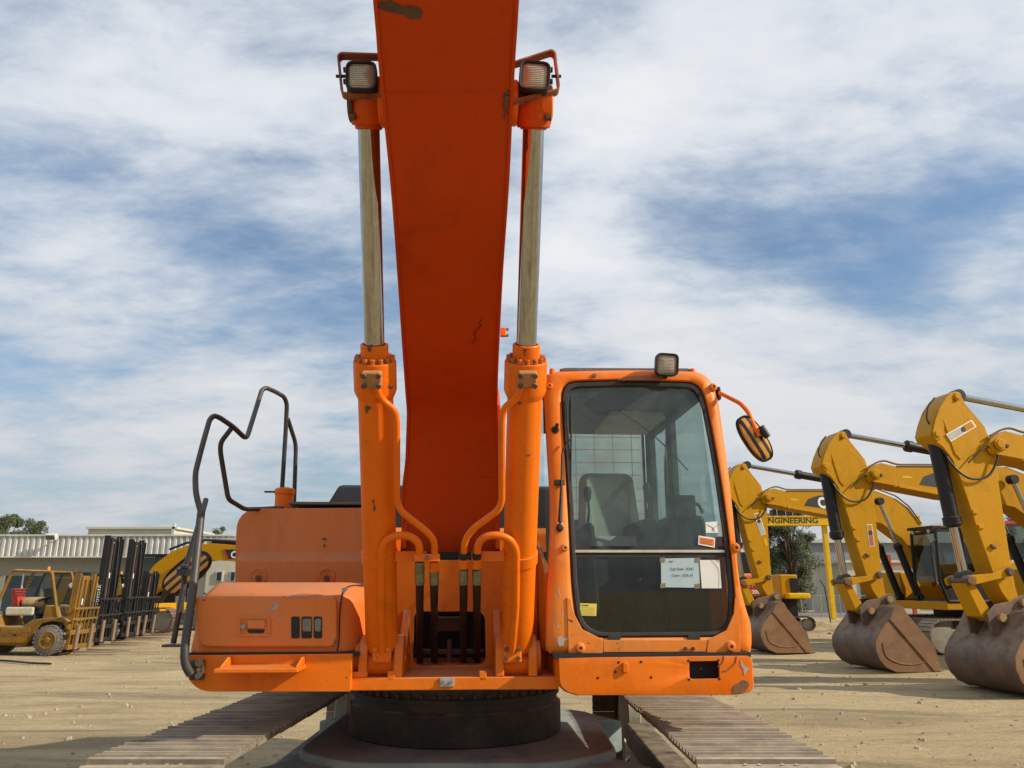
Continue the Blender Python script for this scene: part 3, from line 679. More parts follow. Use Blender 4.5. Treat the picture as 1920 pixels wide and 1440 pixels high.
# back edge of boom bracket strip beside each rod (side plates behind)
# --- work lamps on the boom
def worklamp(u, v, D, w, tilt, parent, br=None, mat=None, name='work_lamp'):
    p = c(u, v, D); k = (c(u + 1, v, D) - p).length; w = w * k; Mx = Matrix.Rotation(tilt, 3, 'Y') @ Matrix.Rotation(R(8), 3, 'X')
    o = rpoly([(-w / 2, w / 2, w * .25), (w / 2, w / 2, w * .25), (w / 2, -w / 2, w * .25), (-w / 2, -w / 2, w * .25)], 6)
    def ring(s, y): return [p + Mx @ Vector((x * s, y, z * s)) for x, z in o]
    h = MB().loft([ring(.55, .10), ring(.85, .07), ring(.98, .03), ring(1, .0), ring(1, -.02), ring(.95, -.028), ring(.86, -.026), ring(.84, -.012)], True).build(name, BLK, parent, 0)
    rs = [ring(.845, -.014), ring(.6, -.022), ring(.25, -.025), ring(.02, -.026)]
    lo = MB().loft(rs, True).build('lens', LENS, h)
    return h, p, k, Mx
for u, v, tl, frame in ((678, 146, R(-1), [(738, 108), (640, 105), (635, 110), (642, 180), (738, 182)]), (1002, 146, R(4), [(944, 128), (1034, 99), (1040, 104), (1048, 172), (944, 198)])):
    h, p, k, Mx = worklamp(u, v, 2.82, 58, tl, boom)
    D = 2.86; ps = [c(a, b, D) for a, b in frame]
    q = fillet(ps, .02, 4)
    g = MB(); rr = []
    for i, pt in enumerate(q):
        t = (q[min(i + 1, len(q) - 1)] - q[max(i - 1, 0)]).normalized(); n_ = t.cross(Vector((0, 1, 0))).normalized()
        rr.append([pt + n_ * .004 + Vector((0, -.022, 0)), pt - n_ * .004 + Vector((0, -.022, 0)), pt - n_ * .004 + Vector((0, .022, 0)), pt + n_ * .004 + Vector((0, .022, 0))])
    g.loft(rr).build('lamp_bracket', rusty('lamp_bracket_paint', (.40, .13, .04), (.14, .06, .04), .52, .6, 9), h)
    s_ = -1 if u < 800 else 1; eu = 640 if u < 800 else 1044
    for dv in (-12, 10): MB().cyl(c(u + s_ * 26, v + dv - 3, 2.83), c(u + s_ * 34, v + dv - 3, 2.83), .012, n=8).build('lamp_bolt', BLK, h)
    MB().cyl(c(eu - 10, v - 3, 2.86), c(eu + 8, v - 3, 2.86), .007, n=8).build('lamp_bolt', BLK, h)
    g = MB(); g.tube([c(u + s_ * -26, v + 20, 2.9), c(u - s_ * 38, v + 12, 2.92), c(u - s_ * 44, v + 32, 2.95)], .005, .02, 6); g.build('lamp_cable', HOSE, h)
    if u > 900: MB().prism([c(a, b, 2.93) for a, b in rpoly([(957, 155, 3), (976, 152, 3), (1030, 165, 3), (1030, 185, 3), (957, 190, 3)])], (0, .03, 0)).build('lamp_mount', ORC, h, .003)
    else: MB().prism([c(a, b, 2.93) for a, b in rpoly([(706, 146, 3), (722, 144, 3), (722, 186, 3), (655, 184, 3), (655, 176, 3), (700, 176, 3)])], (0, .03, 0)).build('lamp_mount', rusty('mount_paint', (.5, .15, .04), (.16, .07, .04), .5, .6, 8), h, .003)

# chips and scuffs on the barrels
def on_round(ci, u, v, which=0):
    root, A, ax, tv, nrm, rb, rc = cyls[ci]; p = A + ax * tv(v); rad_ = (rb, rc, rb * 52 / 63)[which]; D = p.y + 5.9
    o = M.I @ (Vector((0, 0, EYE)) - M.O); d = M.I @ ray(u, v); w = o - A
    d2 = d - ax * d.dot(ax); w2 = w - ax * w.dot(ax); a_ = d2.dot(d2); b_ = d2.dot(w2); k_ = w2.dot(w2) - rad_ ** 2
    t = (-b_ - math.sqrt(max(0, b_ * b_ - a_ * k_))) / a_
    return o + d * t
for ci, wh, ps in ((0, 0, [(684, 762), (690, 760), (698, 765), (692, 768), (688, 776), (685, 773)]), (0, 0, [(697, 938), (703, 936), (701, 944), (705, 952), (702, 960), (699, 957), (701, 948)]), (0, 0, [(687, 745), (694, 744), (690, 749), (689, 753)]),
                   (0, 1, [(674, 700), (680, 703), (685, 699), (682, 711), (677, 710)]), (0, 1, [(728, 722), (738, 725), (733, 730), (727, 728)]), (0, 2, [(688, 650), (696, 650), (695, 658), (690, 659)]),
                   (1, 0, [(985, 851), (996, 853), (990, 857)]), (1, 0, [(968, 752), (985, 750), (978, 755), (974, 760)]), (1, 2, [(981, 655), (989, 655), (985, 659), (984, 668)]), (1, 1, [(985, 716), (1003, 716), (1001, 719), (986, 719)]), (0, 0, [(712, 1085), (716, 1083), (717, 1092), (713, 1096)])):
    q = [on_round(ci, u, v, wh) for u, v in ps]
    MB().loft([[p + Vector((0, .006, 0)) for p in q], [p + Vector((0, -.0022, 0)) for p in q]]).build('paint_chip', PRM if ps[0][1] == 716 else RUST, cyls[ci][0])
for ps in ([(503, 1127), (512, 1129), (519, 1131), (523, 1137), (519, 1142), (508, 1144), (500, 1143), (509, 1141), (515, 1138), (515, 1134), (508, 1131)], [(535, 1119), (548, 1116), (570, 1113), (595, 1113.5), (570, 1114.5), (550, 1118), (538, 1121)], [(641, 1103), (648, 1101), (651, 1106), (645, 1112), (641, 1109)], [(530, 1117), (537, 1118), (533, 1120)]):
    MB().prism([c(u, v, (4.2025 if v > 1122 else (4.2025 if 1118 < v else 4.2)) if u < 632 else 4.225) for u, v in ps], (0, .004, 0)).build('paint_scrape', PRM, door)
for ps in ([(380, 1112.5), (386, 1111), (384, 1115)], [(379, 1125), (385, 1123.5), (383, 1127)], [(627, 1201), (630, 1198), (629, 1206), (626, 1208)], [(623, 1211), (629, 1209), (625, 1214)]):
    MB().prism([c(u, v, 4.2) for u, v in ps], (0, .006, 0)).build('paint_chip', RUST, door)
for ps in ([(604, 1009), (610, 1008), (611, 1012), (606, 1013)], [(606, 1021), (609, 1020), (609, 1025), (607, 1026)]):
    MB().prism([c(u, v, 5.318) for u, v in ps], (0, .006, 0)).build('paint_chip', RUST, ex)
# --- cab
def Dc(v): return 4.2 + max(0, (1040 - v) / 340) * .11
def cc(u, v, off=0): return c(u, v, Dc(v) + off)
outl = rpoly([(1019, 697, 26), (1180, 694, 40), (1327, 697, 34), (1347, 752, 12), (1368, 900, 60), (1387, 1100, 50), (1403, 1158, 8), (1409, 1172, 8), (1409, 1226, 4), (1034, 1230, 6), (1022, 1214, 8), (1026, 1090, 30), (1032, 960, 60), (1022, 800, 60)], 5)
inl = rpoly([(1051, 716, 30), (1180, 713, 40), (1311, 718, 38), (1325, 760, 20), (1348, 880, 60), (1368, 1020, 60), (1377, 1110, 30), (1376, 1193, 58), (1085, 1195, 62), (1073, 1100, 30), (1066, 960, 60), (1056, 800, 60)], 5)
NN = 160
def align(poly, ref):                      # ring matched by angle around a centre
    cxx, cyy = ref; out = []; m = len(poly)
    for k in range(NN):
        a = 2 * math.pi * k / NN; dx, dy = math.cos(a), math.sin(a); best = None
        for i in range(m):
            (x1, y1), (x2, y2) = poly[i], poly[(i + 1) % m]; x1 -= cxx; x2 -= cxx; y1 -= cyy; y2 -= cyy
            ex_, ey = x2 - x1, y2 - y1; den = dx * ey - dy * ex_
            if abs(den) < 1e-9: continue
            t = (x1 * ey - y1 * ex_) / den; s_ = (x1 * dy - y1 * dx) / den
            if t > 0 and -1e-6 <= s_ <= 1 + 1e-6 and (best is None or t > best): best = t
        out.append((cxx + dx * best, cyy + dy * best))
    return out
ctr = (1210, 955); OA, IA = align(outl, ctr), align(inl, ctr)
def lerp2(A, B, t): return [(a[0] + (b[0] - a[0]) * t, a[1] + (b[1] - a[1]) * t) for a, b in zip(A, B)]
cab = MB().loft([[cc(u, v, .18) for u, v in OA], [cc(u, v, .045) for u, v in OA], [cc(u, v, .015) for u, v in lerp2(OA, IA, .10)], [cc(u, v, 0) for u, v in lerp2(OA, IA, .3)], [cc(u, v, 0) for u, v in lerp2(OA, IA, .8)], [cc(u, v, .008) for u, v in lerp2(OA, IA, .93)], [cc(u, v, .03) for u, v in IA], [cc(u, v, .12) for u, v in IA], [cc(u, v, .18) for u, v in lerp2(OA, IA, .6)]], False, True).build('cab', ORK, ex, 0, ang=50)
II = align(rpoly([(1062, 727, 26), (1180, 724, 40), (1302, 728, 34), (1315, 762, 20), (1338, 880, 60), (1357, 1020, 60), (1366, 1110, 30), (1364, 1184, 50), (1095, 1186, 54), (1083, 1100, 30), (1076, 960, 60), (1066, 800, 60)], 5), ctr)
MB().loft([[cc(u, v, .02) for u, v in lerp2(IA, II, -.05)], [cc(u, v, .008) for u, v in lerp2(IA, II, .3)], [cc(u, v, .010) for u, v in lerp2(IA, II, .8)], [cc(u, v, .022) for u, v in II], [cc(u, v, .05) for u, v in II], [cc(u, v, .05) for u, v in lerp2(IA, II, 0)]], False, True).build('windscreen_seal', RUB, cab)
def paneUV(v0, v1, name, off, gm):
    pts = [(u, v) for u, v in II if v0 <= v <= v1]
    top = [p for p in II]; 
    L_ = [p for p in II]
    # clip polygon by the two horizontals
    poly = list(II)
    def clip(poly, f, lim, keep):
        out = []
        for i in range(len(poly)):
            a, b = poly[i], poly[(i + 1) % len(poly)]; ia, ib = keep(a[1]), keep(b[1])
            if ia: out.append(a)
            if ia != ib: t = (lim - a[1]) / (b[1] - a[1]); out.append((a[0] + (b[0] - a[0]) * t, lim))
        return out
    poly = clip(poly, None, v0, lambda v: v >= v0); poly = clip(poly, None, v1, lambda v: v <= v1)
    return MB().add([cc(u, v, off) for u, v in poly], [list(range(len(poly)))]).build(name, gm, cab, smooth=False)
paneUV(700, 1033, 'upper_windscreen', .030, GLS); paneUV(1036.5, 1200, 'lower_windscreen', .026, GLSL)
MB().prism([cc(u, v, .016) for u, v in ((1078, 1031), (1359, 1031), (1359, 1036), (1078, 1036))], (0, .03, 0)).build('windscreen_trim', plain('aluminium_trim', (.62, .58, .46), .4, .6), cab, .001)
MB().prism([cc(u, v, .024) for u, v in ((1076, 1024), (1362, 1024), (1363, 1045), (1078, 1045))], (0, .02, 0)).build('divider_seal', RUB, cab, .001)
for u0, u1 in ((1140, 1164), (1290, 1313)):
    MB().prism([cc(u, v, -.004) for u, v in rpoly([(u0, 1191, 1), (u1, 1191, 1), (u1, 1199, 1), (u0, 1199, 1)])], (0, .03, 0)).build('glass_block', RUB, cab, .002)
# cab walls: (D, z) outlines pushed in x
zB, zT = cc(1200, 1226).z, cc(1200, 700).z
xl = cc(1023, 1100).x + .012; xr = cc(1390, 1100).x
def wallx(pts, x, th, name, mat, bev=.006): return MB().prism([(x + (xs_ if len(p) > 2 else 0), ly(p[0]), p[1]) for p in pts for xs_ in (0,)], (th, 0, 0)).build(name, mat, cab, bev)
zl = cc(1200, 1090).z; Dr = 5.95
crv = [(4.36, zl + .02), (4.5, zl + .10), (4.75, zl + .20), (5.1, zl + .26), (5.6, zl + .28), (Dr, zl + .28)]
wallx([(4.36, zB), (Dr, zB)] + crv[::-1], xl, .03, 'side_panel', OR)
wallx([(4.38, zB)] + [(4.38, zl + .25), (5.2, zl + .25), (Dr, zl + .25), (Dr, zB)], xr - .05, .03, 'door_panel', OR)
for x, th in ((xl, .05), (xr - .09, .05)):
    topx = -.0
    wallx([(5.80, zB + .1), (Dr, zB + .1), (Dr - .03, zT - .04), (5.78, zT - .04)], x, th, 'rear_pillar', INT)
    wallx([(4.44, zT - .1), (Dr - .03, zT - .1), (Dr - .03, zT - .01), (4.44, zT - .01)], x, th, 'roof_rail', INT if x > 0.9 else OR)
wallx([(5.15, zl + .25), (5.25, zl + .25), (5.28, zT - .05), (5.16, zT - .05)], xr - .09, .045, 'door_pillar', INT)
MB().add([(xl + .012, ly(4.37), zl), (xl + .012, ly(5.8), zl + .25), (xl + .012, ly(5.8), zT - .08), (xl + .012, ly(4.5), zT - .08)], [[0, 1, 2, 3]]).build('side_window', GLS2, cab, smooth=False)
MB().add([(xr - .045, ly(4.40), zl + .23), (xr - .045, ly(5.8), zl + .23), (xr - .07, ly(5.8), zT - .08), (xr - .07, ly(4.5), zT - .08)], [[0, 1, 2, 3]]).build('door_window', GLS2, cab, smooth=False)
xtl, xtr = cc(1026, 705).x, cc(1322, 705).x
roof = MB().loft([[(xtl, ly(4.34), zT - .03), (xtr, ly(4.34), zT - .03), (xtr, ly(Dr), zT - .03), (xtl, ly(Dr), zT - .03)], [(xtl, ly(4.34), zT + .0), (xtr, ly(4.34), zT + .0), (xtr, ly(Dr), zT - .01), (xtl, ly(Dr), zT - .01)]]).build('roof', OR, cab, .01)
a, b = c(1050, 690, 4.42), c(1298, 690, 4.42)
o = [(1050, 696), (1050, 691), (1062, 689), (1290, 690), (1299, 693), (1299, 697)]
MB().prism([c(u, v, 4.36) for u, v in o], (0, 1.3, 0)).build('roof_hatch', GREY, cab, .006)
for u in (1037, 1303):
    p = cc(u, 697); MB().lathe(p + Vector((0, .05, -.02)), (0, 0, 1), [(0, .02), (.05, .016), (.055, .006)], 10).build('roof_bolt', OR, cab)
# rear wall with window
zr0, zr1 = c(1100, 975, 5.93).z, c(1100, 806, 5.93).z
xw0, xw1 = c(1064, 900, 5.93).x, c(1206, 900, 5.93).x
g = MB(); g.span((xl + .05, ly(5.90), zB), (xr - .10, ly(5.94), zr0)); g.span((xl + .05, ly(5.90), zr1), (xr - .10, ly(5.94), zT - .04))
g.span((xw1, ly(5.90), zr0), (xr - .10, ly(5.94), zr1)); g.build('rear_wall', INT, cab, .004)
g = MB()
for k in range(7): z = zr0 + (zr1 - zr0) * (k + .5) / 7; g.cyl((xw0, ly(5.97), z), (xw1, ly(5.97), z), .0028, n=5)
for k in range(4): x = xw0 + (xw1 - xw0) * (k + .5) / 4; g.cyl((x, ly(5.97), zr0), (x, ly(5.97), zr1), .0028, n=5)
g.build('rear_grille', BLK, cab)
MB().add([(xw0, ly(5.92), zr0), (xw1, ly(5.92), zr0), (xw1, ly(5.92), zr1), (xw0, ly(5.92), zr1)], [[0, 1, 2, 3]]).build('rear_window', glassmat('dusty_rear_glass', (.85, .86, .78), .50, (.85, .80, .64), back=True), cab, smooth=False)
MB().span((xl + .03, ly(4.3), zB), (xr - .06, ly(5.9), zB + .04)).build('cab_floor', DARK, cab)
MB().span((xl + .05, ly(4.4), zT - .06), (xr - .12, ly(5.88), zT - .035)).build('headliner', INT, cab)
# interior
sx0, sx1 = c(1085, 900, 5.25).x, c(1205, 900, 5.25).x
def cush(x0, x1, y0, y1, z0, z1, name, mat, parent, bev=.05, lean=0):
    return MB().loft([[(x0, y0, z0), (x1, y0, z0), (x1, y1, z0), (x0, y1, z0)], [(x0 + .03, y0 + lean, z1), (x1 - .03, y0 + lean, z1), (x1 - .03, y1 + lean, z1), (x0 + .03, y1 + lean, z1)]]).build(name, mat, parent, bev, 4)
zs = c(1150, 1000, 5.1).z
st = cush(sx0 + .0, sx1, ly(5.28), ly(5.44), zs - .1, c(1150, 884, 5.3).z, 'seat', SEAT, cab, .06, .06)
cush(sx0 - .01, sx1 + .01, ly(4.85), ly(5.38), zs - .16, zs - .03, 'seat_cushion', SEAT, st, .05)
cush(sx0 + .03, sx0 + .10, ly(5.24), ly(5.28), zs - .02, c(1150, 900, 5.3).z, 'seat_bolster', SEAT, st, .02, .05)
cush(sx1 - .10, sx1 - .03, ly(5.24), ly(5.28), zs - .02, c(1150, 900, 5.3).z, 'seat_bolster', SEAT, st, .02, .05)
for u0, u1, v0 in ((1076, 1112, 985), (1180, 1225, 978)):
    a, b = c(u0, v0, 4.95), c(u1, v0, 4.95); cn = cush(a.x, b.x, ly(4.7), ly(5.35), zB + .05, a.z, 'console', BLK, cab, .03)
    m_ = (a.x + b.x) / 2; MB().tube([(m_, ly(4.78), a.z - .02), (m_ + .01, ly(4.76), a.z + .08), (m_, ly(4.75), a.z + .15)], .008, .02, 8).build('lever', BLK, cn)
    MB().lathe((m_, ly(4.75), a.z + .13), (0, 0, 1), [(0, .012), (.02, .022), (.07, .026), (.09, .018), (.095, .0)], 12).build('lever_grip', BLK, cn)
a, b = c(1245, 965, 4.6), c(1345, 965, 4.6); cn = cush(a.x, b.x - .04, ly(4.62), ly(5.2), zB + .05, a.z, 'side_console', BLK, cab, .03)
MB().span((a.x + .06, ly(4.6), a.z - .02), (a.x + .2, ly(4.64), a.z + .12)).build('monitor', BLK, cn, .01)
g = MB(); 
for u, v in ((1150, 1130), (1225, 1130)):
    p = c(u, v, 4.6); g.span((p.x - .04, p.y, zB + .04), (p.x + .04, p.y + .02, zB + .2))
    g.cyl((p.x, p.y, zB + .1), (p.x, p.y, p.z + .1), .01, n=8)
g.build('pedals', BLKM, cab, .004)
MB().tube([c(1255, 800, 5.5), c(1252, 880, 5.4), c(1257, 985, 5.2)], .028, .1, 8).build('curtain', plain('grey_curtain', (.22, .20, .18), .9), cab)
MB().tube([c(1292, 945, 4.7), c(1310, 945, 4.7), c(1318, 962, 4.7)], .012, .02, 8).build('grab_handle', BLK, cab)
MB().tube([c(1085, 742, 4.6), c(1140, 758, 4.6), c(1200, 795, 4.62), c(1250, 838, 4.65), c(1290, 882, 4.7)], .004, .2, 6).build('cable', BLK, cab)
cush(c(1125, 750, 5.2).x, c(1235, 750, 5.2).x, ly(5.0), ly(5.6), zT - .12, zT - .065, 'roof_liner_panel', SEAT, cab, .02)
# stickers and papers on the glass
def stick(name, us, mat, off=.020): return MB().prism([cc(u, v, off) for u, v in us], (0, .002, 0)).build(name, mat, cab)
w1 = stick('notice', ((1323, 979), (1354, 977), (1356, 999), (1324, 999)), WHT)
for ps in ([(1326, 984), (1338, 990), (1340, 997)], [(1338, 990), (1350, 982)], [(1336, 990), (1336, 996)]): MB().tube([cc(u, v, .019) for u, v in ps], .0012, .01, 4).build('crease', GREY, w1)
w2 = stick('warning_sticker', ((1310, 1004), (1341, 1009), (1340, 1027), (1309, 1021)), WHT); stick('sticker_print', ((1312, 1007), (1339, 1011.5), (1338.5, 1024), (1311.5, 1019)), ORP, .019).parent = w2
for k in range(3): MB().tube([cc(1314, 1010 + 3.6 * k, .018), cc(1336, 1013.5 + 3.6 * k, .018)], .001, .01, 4).build('print_line', RED, w2)
w3 = stick('service_sticker', ((1088, 1131), (1119, 1132), (1118, 1155), (1088, 1154)), YEP, .016)
for k in range(4): MB().tube([cc(1091, 1139 + 3.8 * k, .015), cc(1115, 1140 + 3.8 * k, .015)], .0007, .01, 4).build('print_line', plain('faint_print', (.35, .3, .1), .6), w3)
MB().tube([cc(1091, 1134.5, .015), cc(1104, 1135, .015)], .0022, .01, 4).build('print_line', INK, w3)
w4 = stick('paper_notice', ((1239, 1047), (1311, 1046), (1313, 1102), (1240, 1101)), BLU, .018)
ri = cc(1300, 1075) - cc(1250, 1075)
ri = Vector((1, 0, 0))
text('paper_text', 'Eqp No# : X505', cc(1257, 1069, .017), ri, (0, 0, 1), .0135, INK, w4, .0, 1.0, .0015)
text('paper_text', 'Crew : SCR-24', cc(1259, 1081, .017), ri, (0, 0, 1), .0135, INK, w4, .0, 1.0, .0015)
MB().tube([cc(1255, 1052.5, .0165), cc(1262, 1052.5, .0165)], .002, .01, 4).build('paper_text', INK, w4)
for u, v in ((1242, 1050), (1308, 1050), (1308, 1099), (1243, 1098)): stick('tape', ((u - 5, v - 4), (u + 5, v - 5), (u + 5, v + 4), (u - 5, v + 5)), plain('brown_tape', (.25, .19, .11), .5), .0165).parent = w4
w5 = stick('paper_sheet', ((1312, 1050), (1349, 1050), (1353, 1103), (1316, 1103)), WHT, .015)
MB().tube([cc(1334, 1050.5, .0145), cc(1345, 1062, .0145), cc(1349, 1075, .0145), cc(1348, 1102, .0145)], .0012, .02, 4).build('torn_edge', SEAT, w5)
# corner reinforcement plates, lower cross panel, bosses
for us in (((1063, 1120), (1070, 1122), (1076, 1150), (1092, 1180), (1130, 1199), (1130, 1225), (1066, 1225)), ((1386, 1118), (1378, 1122), (1376, 1150), (1362, 1182), (1328, 1199), (1325, 1224), (1388, 1223))):
    MB().prism([c(u, v, 4.193) for u, v in us], (0, .009, 0)).build('corner_plate', ORK, cab, .003)
MB().prism([c(u, v, 4.196) for u, v in ((1131.5, 1200), (1326, 1200), (1323.5, 1222), (1131.5, 1223))], (0, .006, 0)).build('lower_panel', ORK, cab, .002)
for u, v, r_ in ((1030, 724, .017), (1337, 726, .020), (1059, 1027, .017), (1379, 1027, .022), (1088, 1215, .022), (1370, 1212, .024), (1049, 989, .022)):
    p = cc(u, v, -.002 if u not in (1088, 1370) else -.01); b_ = MB().lathe(p, (0, -1, 0), [(-.02, r_ * 1.25), (.0, r_ * 1.2), (.004, r_), (.016, r_ * .95), (.018, r_ * .8), (.018, r_ * .4), (.008, r_ * .35), (.007, 0)], 24).build('mount_boss', ORK, cab, 0)
    MB().cyl(p + Vector((0, -.0135, 0)), p + Vector((0, -.0165, 0)), r_ * .36, n=12).build('boss_hole', DARK, b_)
for u in (1286, 1300): MB().cyl(cc(u, 1216, -.004), cc(u, 1216, -.016), .010, n=8).build('bolt', RUST, cab, .002)
MB().cyl(cc(1114, 705, .002), cc(1114, 703, -.010), .012, n=10).build('bolt', RUST, cab)
# paint scrapes to grey primer on the cab
for us in ([(1046, 1195), (1053, 1192), (1056, 1197), (1072, 1194), (1088, 1196), (1070, 1198), (1058, 1201), (1057, 1210), (1049, 1212), (1046, 1205)], [(1046, 1098), (1048, 1106), (1051, 1118), (1049, 1119), (1046, 1108)], [(1053, 1140), (1055, 1155), (1054, 1158)], [(1045, 1165), (1048, 1176), (1046, 1178)]):
    MB().prism([c(u, v, 4.1935 if u > 1062 else 4.199) for u, v in us] , (0, .003, 0)).build('paint_scrape', PRM, cab)
MB().prism([c(u, v, 4.165) for u, v in ((1036, 1226), (1408, 1223), (1408, 1233), (1040, 1236))], (0, .6, 0)).build('skirt_gap', DARK, cab)
# lower cab skirt
sk = rpoly([(1043, 1233, 4), (1410, 1229, 12), (1414, 1296, 30), (1385, 1303, 16), (1072, 1304, 14), (1046, 1290, 14)], 6)
skh = rpoly([(1292, 1240, 4), (1347, 1239, 4), (1348, 1272, 5), (1293, 1273, 5)], 5)
ctr2 = (1320, 1256)
def ringpts(poly, ctr, n=NN):
    global NN
    o = NN; NN = n; r = align(poly, ctr); NN = o; return r
SA = ringpts(sk, ctr2); SH = ringpts(skh, ctr2)
skirt = MB().loft([[c(u, v, 5.9) for u, v in []] or [Vector((p.x, ly(5.9), p.z)) for p in [c(u, v, 4.16) for u, v in SA]], [c(u, v, 4.18) for u, v in SA], [c(u, v, 4.152) for u, v in lerp2(SA, SH, .02)], [c(u, v, 4.15) for u, v in lerp2(SA, SH, .12)], [c(u, v, 4.15) for u, v in lerp2(SA, SH, .97)], [c(u, v, 4.158) for u, v in SH], [c(u, v, 4.24) for u, v in SH]], True).build('cab_skirt', OR, ex, 0, ang=40)
MB().prism([c(u, v, 4.235) for u, v in skh], (0, .004, 0)).build('step_recess', DARK, skirt)
MB().lathe(c(1313, 1254, 4.232), (0, -1, 0), [(0, .01), (.01, .006)], 8).build('bolt', RUST, skirt)
for u, v in ((1160, 1242), (1202, 1241), (1154, 1260), (1121, 1271), (1221, 1270), (1291, 1239), (1347, 1238), (1292, 1274), (1349, 1273)):
    MB().lathe(c(u, v, 4.1498), (0, -1, 0), [(0, .0068), (.0014, .0066)], 10).build('bolt_hole', DARK, skirt)
MB().prism([c(u, v, 4.132) for u, v in rpoly([(1168, 1242, 4), (1178, 1242, 5), (1179, 1262, 5), (1168, 1262, 4)])], (0, .02, 0)).build('tie_lug', OR, skirt, .005)
MB().prism([c(u, v, 4.1475) for u, v in [(1372, 1292), (1378, 1284), (1386, 1280), (1392, 1275), (1401, 1277), (1405, 1283), (1402, 1290), (1396, 1297), (1386, 1300), (1374, 1299)]], (0, .004, 0)).build('rust_patch', rusty('scuffed_corner', (.30, .13, .04), (.12, .07, .04), .45, .8, 30), skirt)
MB().prism([c(u, v, 4.1475) for u, v in [(1388, 1238), (1393, 1243), (1398, 1252), (1401, 1250), (1405, 1253), (1400, 1258), (1395, 1266), (1394, 1255), (1389, 1248)]], (0, .004, 0)).build('paint_scrape', PRM, skirt)
MB().tube([c(u, v, 4.149) for u, v in ((1357, 1230), (1356, 1240), (1351, 1247), (1345, 1250))], .0028, .01, 5).build('drip_line', RUST, skirt)
MB().tube([c(u, v, 4.149) for u, v in ((1381, 1231), (1379, 1243), (1373, 1248), (1364, 1257), (1355, 1259))], .0028, .01, 5).build('drip_line', RUST, skirt)
# roof lamp
h, p, k, Mx = worklamp(1250, 684, 4.22, 42, R(3), cab)
MB().cyl(c(1247, 702, 4.25), c(1247, 709, 4.25), .014, n=8).build('lamp_stem', BLK, h)
MB().prism([c(u, v, 4.285) for u, v in [(1158, 713), (1170, 706), (1190, 704), (1243, 704), (1246, 708), (1240, 713)]], (0, .02, 0)).build('lamp_pad', rusty('worn_lamp_pad', (.35, .14, .05), (.20, .09, .05), .5, .6, 8), cab, .003)
# wiper
wp = MB().tube([cc(1071, 743, -.01), cc(1071, 810, -.012), cc(1070, 902, -.01)], .0055, .02, 6).build('wiper', BLK, cab)
MB().tube([cc(u, v, -.03) for u, v in ((1050, 988), (1053, 900), (1054, 848), (1060, 836), (1071, 822))], .006, .03, 8).build('wiper_arm', BLK, wp)
MB().tube([cc(u, v, -.036) for u, v in ((1050, 978), (1053, 912))], [.012, .011, .008, .006], .03, 8).build('wiper_arm_cover', BLK, wp)
MB().tube([cc(u, v, -.01) for u, v in ((1064, 745), (1063, 790), (1068, 860), (1071, 880))], .004, .03, 6).build('wiper_link', BLK, wp)
MB().lathe(cc(1049, 990, 0), (0, -1, 0), [(0, .022), (.03, .02), (.035, .012), (.045, .011), (.046, 0)], 14).build('wiper_pivot', RUB, wp)
MB().box(cc(1048, 905, -.01), (.05, .04, .03)).build('wiper_rest', BLK, wp, .004)
MB().tube([cc(1041, 808, 0), cc(1043, 803, -.03), cc(1045, 794, -.045)], .010, .02, 8).build('washer_nozzle', BLK, cab)
MB().lathe(cc(1041, 806, .0), (0, -1, 0), [(0, .024), (.006, .022), (.008, .014), (.018, .012)], 12).build('nozzle_base', BLK, cab)
# right-hand mirror on its arm
ma = MB().tube([c(u, v, D) for u, v, D in ((1350, 737, 4.34), (1388, 756, 4.1), (1403, 772, 4.02), (1412, 795, 3.98), (1423, 818, 3.96))], .0125, .03, 12).build('mirror_arm', ORC, cab)
MB().prism([c(u, v, 4.36) for u, v in rpoly([(1346, 724, 2), (1351, 726, 2), (1353, 748, 2), (1348, 750, 2)])], (0, .06, 0)).build('arm_bracket', BLK, ma, .003)
om = oval_mirror('mirror', c(1415, 822, 4.0), .120, .275, R(-30), R(0), ex)
MB().box((.03, -.028, .005), (.07, .03, .03), Matrix.Rotation(R(20), 3, 'Y')).build('mirror_clamp', RUST, om, .005)
MB().cyl((.045, -.05, -.03), (.045, -.05, .04), .018, n=12).build('mirror_joint', BLK, om)

# --- undercarriage
g = MB().lathe((0, 0, .74), (0, 0, 1), [(0, .72), (.015, .745), (.20, .745), (.21, .72), (.255, .72), (.26, .735), (.285, .735), (.29, .70), (.36, .69), (.44, .60), (.475, .60)], 72)
tt = g.build('slew_ring', GREASE_SHADE, ex, 0, ang=30)
for k in range(26):
    a = math.pi * (1.02 + .96 * k / 25); MB().cyl((.708 * math.cos(a), .708 * math.sin(a), 1.03), (.708 * math.cos(a), .708 * math.sin(a), 1.055), .014, n=6).build('ring_bolt', RUST, tt)
g = MB().span((-.5, ly(5.0), 1.12), (-.2, ly(5.3), 1.205)); g.span((.05, ly(4.95), 1.13), (.36, ly(5.2), 1.205)); g.build('underframe_rib', RUST, ex, .01)
g = MB(); za = .745
pl = rpoly([(-.62, -1.12, .2), (.62, -1.12, .2), (1.0, -.75, .15), (1.0, .75, .15), (.62, 1.12, .2), (-.62, 1.12, .2), (-1.0, .75, .15), (-1.0, -.75, .15)], 5)
g.loft([[(x * .9, y * .9, za - .32) for x, y in pl], [(x * .97, y * .97, za - .2) for x, y in pl], [(x, y, za - .03) for x, y in pl], [(x * .985, y * .985, za) for x, y in pl]])
